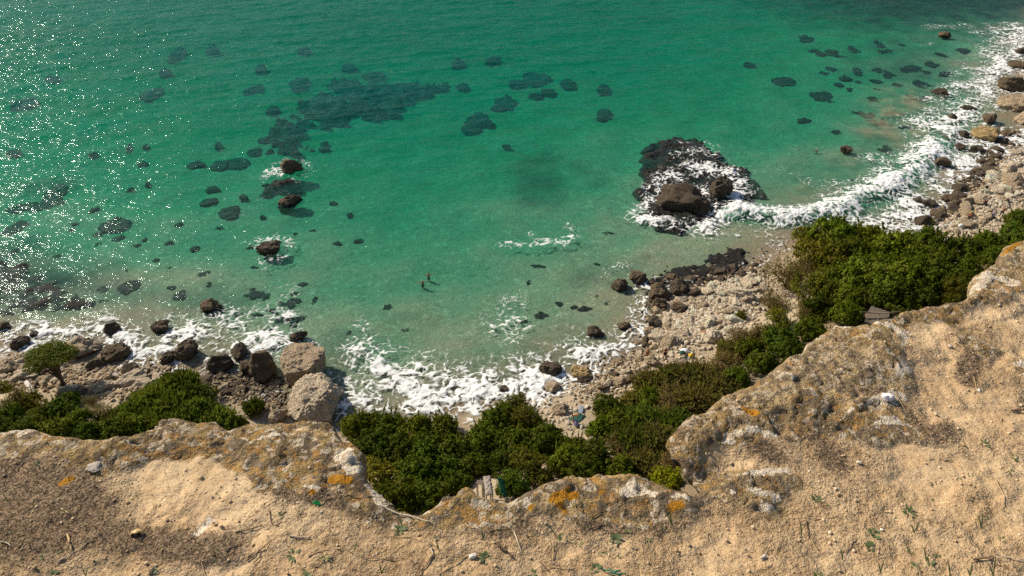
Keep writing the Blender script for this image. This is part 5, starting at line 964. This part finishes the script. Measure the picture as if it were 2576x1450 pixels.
on_slab(person(hit(1626, 905), face(1626, 905, 1640, 850), sit, 'tanned bather seated on a flat tan slab looking at the sea', M_SKIN2, H_BL, [('trunks', CL['black'], BRIEF, 1.1)]), .42)
lie = dict(pelvis=(0, 0, .16), waist=(0, -.18, .17), chest=(0, -.40, .20), neck=(0, -.55, .23), head=(.0, -.67, .25), crown=(0, -.77, .26))
for s, g in (('l', -1), ('r', 1)): lie.update({s + 'shoulder': (g * .18, -.46, .19), s + 'elbow': (g * .34, -.36, .10), s + 'wrist': (g * .40, -.14, .06), s + 'palm': (g * .41, -.06, .06), s + 'hip': (g * .10, .06, .14), s + 'knee': (g * .13, .46, .26 if g < 0 else .16), s + 'ankle': (g * .12, .88, .10), s + 'toe': (g * .14, .98, .16)})
on_slab(person(hit(1781, 850), face(1781, 850, 1745, 841), lie, 'sunbather in a dark teal swimsuit lying across pale stones', M_SKIN, H_DK, [('swimsuit', CL['teal'], [['pelvis', 'lhip'], ['pelvis', 'rhip'], ['pelvis', 'waist', 'chest']], 1.12)]), .45)
bend = dict(pelvis=(0, 0, .94), waist=(0, .14, 1.05), chest=(0, .36, 1.10), neck=(0, .52, 1.06), head=(0, .64, 1.02), crown=(0, .73, .98))
for s, g in (('l', -1), ('r', 1)): bend.update({s + 'shoulder': (g * .18, .42, 1.06), s + 'elbow': (g * .22, .40, .76), s + 'wrist': (g * .18, .48, .52), s + 'palm': (g * .17, .50, .44), s + 'hip': (g * .10, 0, .88), s + 'knee': (g * .11, .04, .48), s + 'ankle': (g * .12, 0, .08), s + 'toe': (g * .13, .15, .04)})
gp = person(hit(1440, 1062), face(1440, 1062, 1470, 1062), bend, 'bather in black trunks bending over a green towel behind the bushes', M_SKIN, H_DK, [('trunks', CL['black'], BRIEF, 1.12)])
def swim(px, py, tx, ty, label, hair, arm=0.0, low=0.0):
    p = at(px, py, .05); b = at(tx, ty, .05); pz = dict(stand(.0)); 
    for s, g in (('l', -1), ('r', 1)): pz.update({s + 'elbow': (g * .45, .02, 1.40), s + 'wrist': (g * .66, .16 + arm * g, 1.36), s + 'palm': (g * .73, .21 + arm * g, 1.36)})
    return person((p[0], p[1], -1.28 - low), math.atan2(b[1] - p[1], b[0] - p[0]) - math.pi / 2, pz, label, M_SKIN2, hair, [('trunks', CL['black'] if low == 0 else CL['teal'], SHORTS, 1.12)])
swim(1063, 712, 1050, 640, 'bather wading with arms spread, nearer of the pair in the bay', H_GR, .05); swim(1078, 693, 1066, 630, 'dark haired bather with arms raised, farther of the pair in the bay', H_DK, .15, .02)
swim(2056, 375, 2030, 360, 'lone swimmer with head and shoulders above water off the breaking wave', H_BL, .0, .42)
sitter = person(hit(2478, 520), face(2478, 520, 2440, 500), sit, 'person in dark clothes sitting among the stones of the right beach', M_SKIN, H_DK, [('shirt', CL['black'], SHIRT, 1.1), ('trousers', CL['jeans'], LONG, 1.1)]); sitter.location.z += .25
crouch = person(hit(2441, 552), face(2441, 552, 2400, 545), sit, 'person in a yellow hat and green shorts sitting on the right beach', M_SKIN2, CL['yellow'], [('shorts', CL['green'], SHORTS, 1.15)]); crouch.location.z += .2
# ------------------------------------------------------------------ beach gear
def cloth(name, px, py, sx_, sy_, mat, label, cat, rz=0, hump=.12, dz=.08, seed=0):
    p = hit(px, py); n = 14; V = []
    for j in range(n):
        for i in range(n):
            u, v = i / (n - 1) - .5, j / (n - 1) - .5; h = hump * (math.cos(u * 3) * math.cos(v * 3)) + .06 * mn.noise(Vector((u * 5, v * 5, seed)))
            V.append((u * sx_ + .06 * mn.noise(Vector((v * 4, seed, 1))), v * sy_ + .06 * mn.noise(Vector((u * 4, seed, 7))), h))
    o = link(name, mesh_from(name, V, grid_faces(n, n)), mat, loc=(p[0], p[1], p[2] + dz), rot=(0, 0, rz)); md = o.modifiers.new('thickness', 'SOLIDIFY'); md.thickness = .02
    return tag(o, label, cat)
cloth('towel', 1722, 888, .9, .8, CL['white'], 'white cloth spread over the beach gear beside the standing bather', 'cloth', .3, .28, .25, 3)
cloth('mat', 1714, 896, .65, .55, CL['bgreen'], 'dark green mat among the beach gear by the standing bather', 'mat', .4, .15, .50, 5)
cloth('bag', 1738, 898, .55, .5, CL['yellow'], 'yellow bag hanging under the white cloth on the beach', 'bag', .2, .25, .2, 9)
def sack(px, py, s, mat, label, name='rucksack', dz=.0):
    p = hit(px, py); root = tag(empty(name, (p[0], p[1], p[2] + dz), rnd.uniform(0, 6)), label, 'bag'); bm = bmesh.new(); bmesh.ops.create_icosphere(bm, subdivisions=3, radius=1)
    for v in bm.verts: v.co = Vector((v.co.x * .8, v.co.y * .55, v.co.z * (1.0 - .15 * v.co.z))) * (1 + .08 * mn.noise(v.co * 2.5)); v.co.z += .85
    m = bpy.data.meshes.new('sack'); bm.to_mesh(m); bm.free(); [setattr(f, 'use_smooth', True) for f in m.polygons]; link('sack', m, mat, root, scale=(s, s, s)); link('strap', tube_mesh('strap', [([(-.4 * s, -.5 * s, .3 * s), (-.45 * s, -.8 * s, s), (-.3 * s, -.4 * s, 1.7 * s)], .06 * s)], 5), mat, root)
sack(1711, 908, .28, CL['black'], 'black bag standing at the edge of the beach gear'); sack(1716, 876, .24, CL['black'], 'black bag on the tilted brown slab', dz=.5); sack(2476, 487, .30, CL['black'], 'black bag lying on the large tan boulder of the right beach', dz=.8); sack(2415, 575, .42, CL['white'], 'white bundle by the bushes at the edge of the right beach', 'bundle')
sack(1663, 892, .16, plain('straw_bag', (.62, .52, .36), .9), 'pale straw bag held by the standing bather', 'straw_bag', .55)
cloth('towel', 1451, 1052, 1.1, 1.5, CL['green'], 'big green towel spread on the pebbles beside the bending bather', 'towel', -.5, .06, .12, 13)
cloth('towel', 1460, 1040, .5, 1.7, CL['lblue'], 'pale blue towel strip along the right side of the green towel', 'towel', -.25, .05, .16, 15)
cloth('towel', 1449, 1070, .45, .9, CL['violet'], 'violet blue cloth hanging by the bending bather', 'cloth', .1, .2, .25, 17)
M_BRD = plain('grey_board', (.17, .14, .11), .9, .1, .4, 3)
# driftwood, sheeted roof, green netting, broken hut under the cliff
p0, p1 = hit(72, 972), hit(88, 996)
o = link('log', tube_mesh('log', [([tuple(Vector(p0) + Vector((0, 0, .5))), tuple((Vector(p0) + Vector(p1)) / 2 + Vector((0, 0, .4))), tuple(Vector(p1) + Vector((0, 0, .3)))], [.26, .24, .2])], 10), plain('bleached_wood', (.62, .56, .50), .8, .2, .2, 4)); tag(o, 'bleached pale log leaning on the scrub at the far left', 'log')
gS = hit(1228, 1222, 2.6); root = tag(empty('sheeted_roof', tuple(gS), R(8)), 'narrow shelter roof under crumpled grey sheeting among dark bushes', 'shelter')
n_ = 30; V = []
for j in range(40):
    for i in range(16):
        u, v = i / 15 - .5, j / 39 - .5; h = .22 * (1 - (2 * u) ** 4) * (1 - (2 * v) ** 8) + .07 * mn.fractal(Vector((u * 4, v * 9, 2)), .8, 2, 3)
        V.append((u * .64 + .03 * mn.noise(Vector((v * 9, 1, 0))), v * 2.0, h * .7))
o = link('sheeting', mesh_from('sheeting', V, grid_faces(16, 40)), plain('grey_sheeting', (.27, .235, .19), .6, .3, .25, 4), root, (0, 0, 2.6)); o.modifiers.new('thickness', 'SOLIDIFY').thickness = .03
for sx_, sy_ in ((-.26, -.9), (.26, -.9), (-.26, .9), (.26, .9)): link('post', tube_mesh('post', [([(sx_, sy_, -.3), (sx_, sy_, 2.65)], .05)], 6), M_TWIGW, root)
gP = hit(1207, 1215, 2.2); root = tag(empty('plank_table', tuple(gP), R(-18)), 'small grey plank table left of the sheeted roof', 'table')
for k in range(3): link('plank', mesh_from('plank', [(x * .3, y * .06 + k * .13 - .13, z_) for z_ in (0, .05) for x, y in ((-1, -1), (1, -1), (1, 1), (-1, 1))], [(3, 2, 1, 0), (4, 5, 6, 7), (0, 1, 5, 4), (1, 2, 6, 5), (2, 3, 7, 6), (3, 0, 4, 7)], None, False), M_BRD, root, (0, 0, 2.2))
for sx_, sy_ in ((-.24, -.12), (.24, -.12), (-.24, .12), (.24, .12)): link('leg', tube_mesh('leg', [([(sx_, sy_, -.2), (sx_, sy_, 2.2)], .04)], 6), M_TWIGW, root)
gN = hit(1264, 1226, 2.0); V = []
for j in range(30):
    for i in range(10):
        u, v = i / 9 - .5, j / 29 - .5; V.append((u * .52 + .08 * mn.noise(Vector((v * 7, 3, 0))), v * 1.8, .15 * mn.fractal(Vector((u * 4, v * 8, 5)), .8, 2, 3) - .5 * u))
o = link('green_netting', mesh_from('netting', V, grid_faces(10, 30)), plain('net_green', (.012, .085, .035), .7, .2, .3, 5), loc=(gN[0], gN[1], gN[2] + 2.0), rot=(0, 0, R(10))); o.modifiers.new('thickness', 'SOLIDIFY').thickness = .02; tag(o, 'strip of green netting right of the sheeted roof', 'netting')
gH = hit(2218, 772, 1.6); root = tag(empty('broken_hut', tuple(gH - np.array((0, 0, .9))), R(-35)), 'collapsed hut of grey weathered boards under the trees at the right', 'hut')
for k in range(9):
    for sgn in (-1, 1):
        m = mesh_from('board', [(x * .10, y, z_) for z_ in (0, .03) for x, y in ((-1, 0), (1, 0), (1, 1.9), (-1, 1.9))], [(3, 2, 1, 0), (4, 5, 6, 7), (0, 1, 5, 4), (1, 2, 6, 5), (2, 3, 7, 6), (3, 0, 4, 7)], None, False)
        link('board', m, M_BRD, root, (k * .22 - .9, 0, 2.0 + rnd.uniform(-.03, .03)), (R(-28 if sgn > 0 else 208), 0, rnd.uniform(-.05, .05)))
link('beam', tube_mesh('beam', [([(-1.6, -1.3, 1.9), (.3, -.6, 2.1), (1.8, .4, 2.4)], .07)], 6), M_TWIGW, root)
for sx_ in (-.9, .9): link('post', tube_mesh('post', [([(sx_, 0, -.3), (sx_, 0, 2.0)], .06)], 6), M_TWIGW, root)
settle_labels()
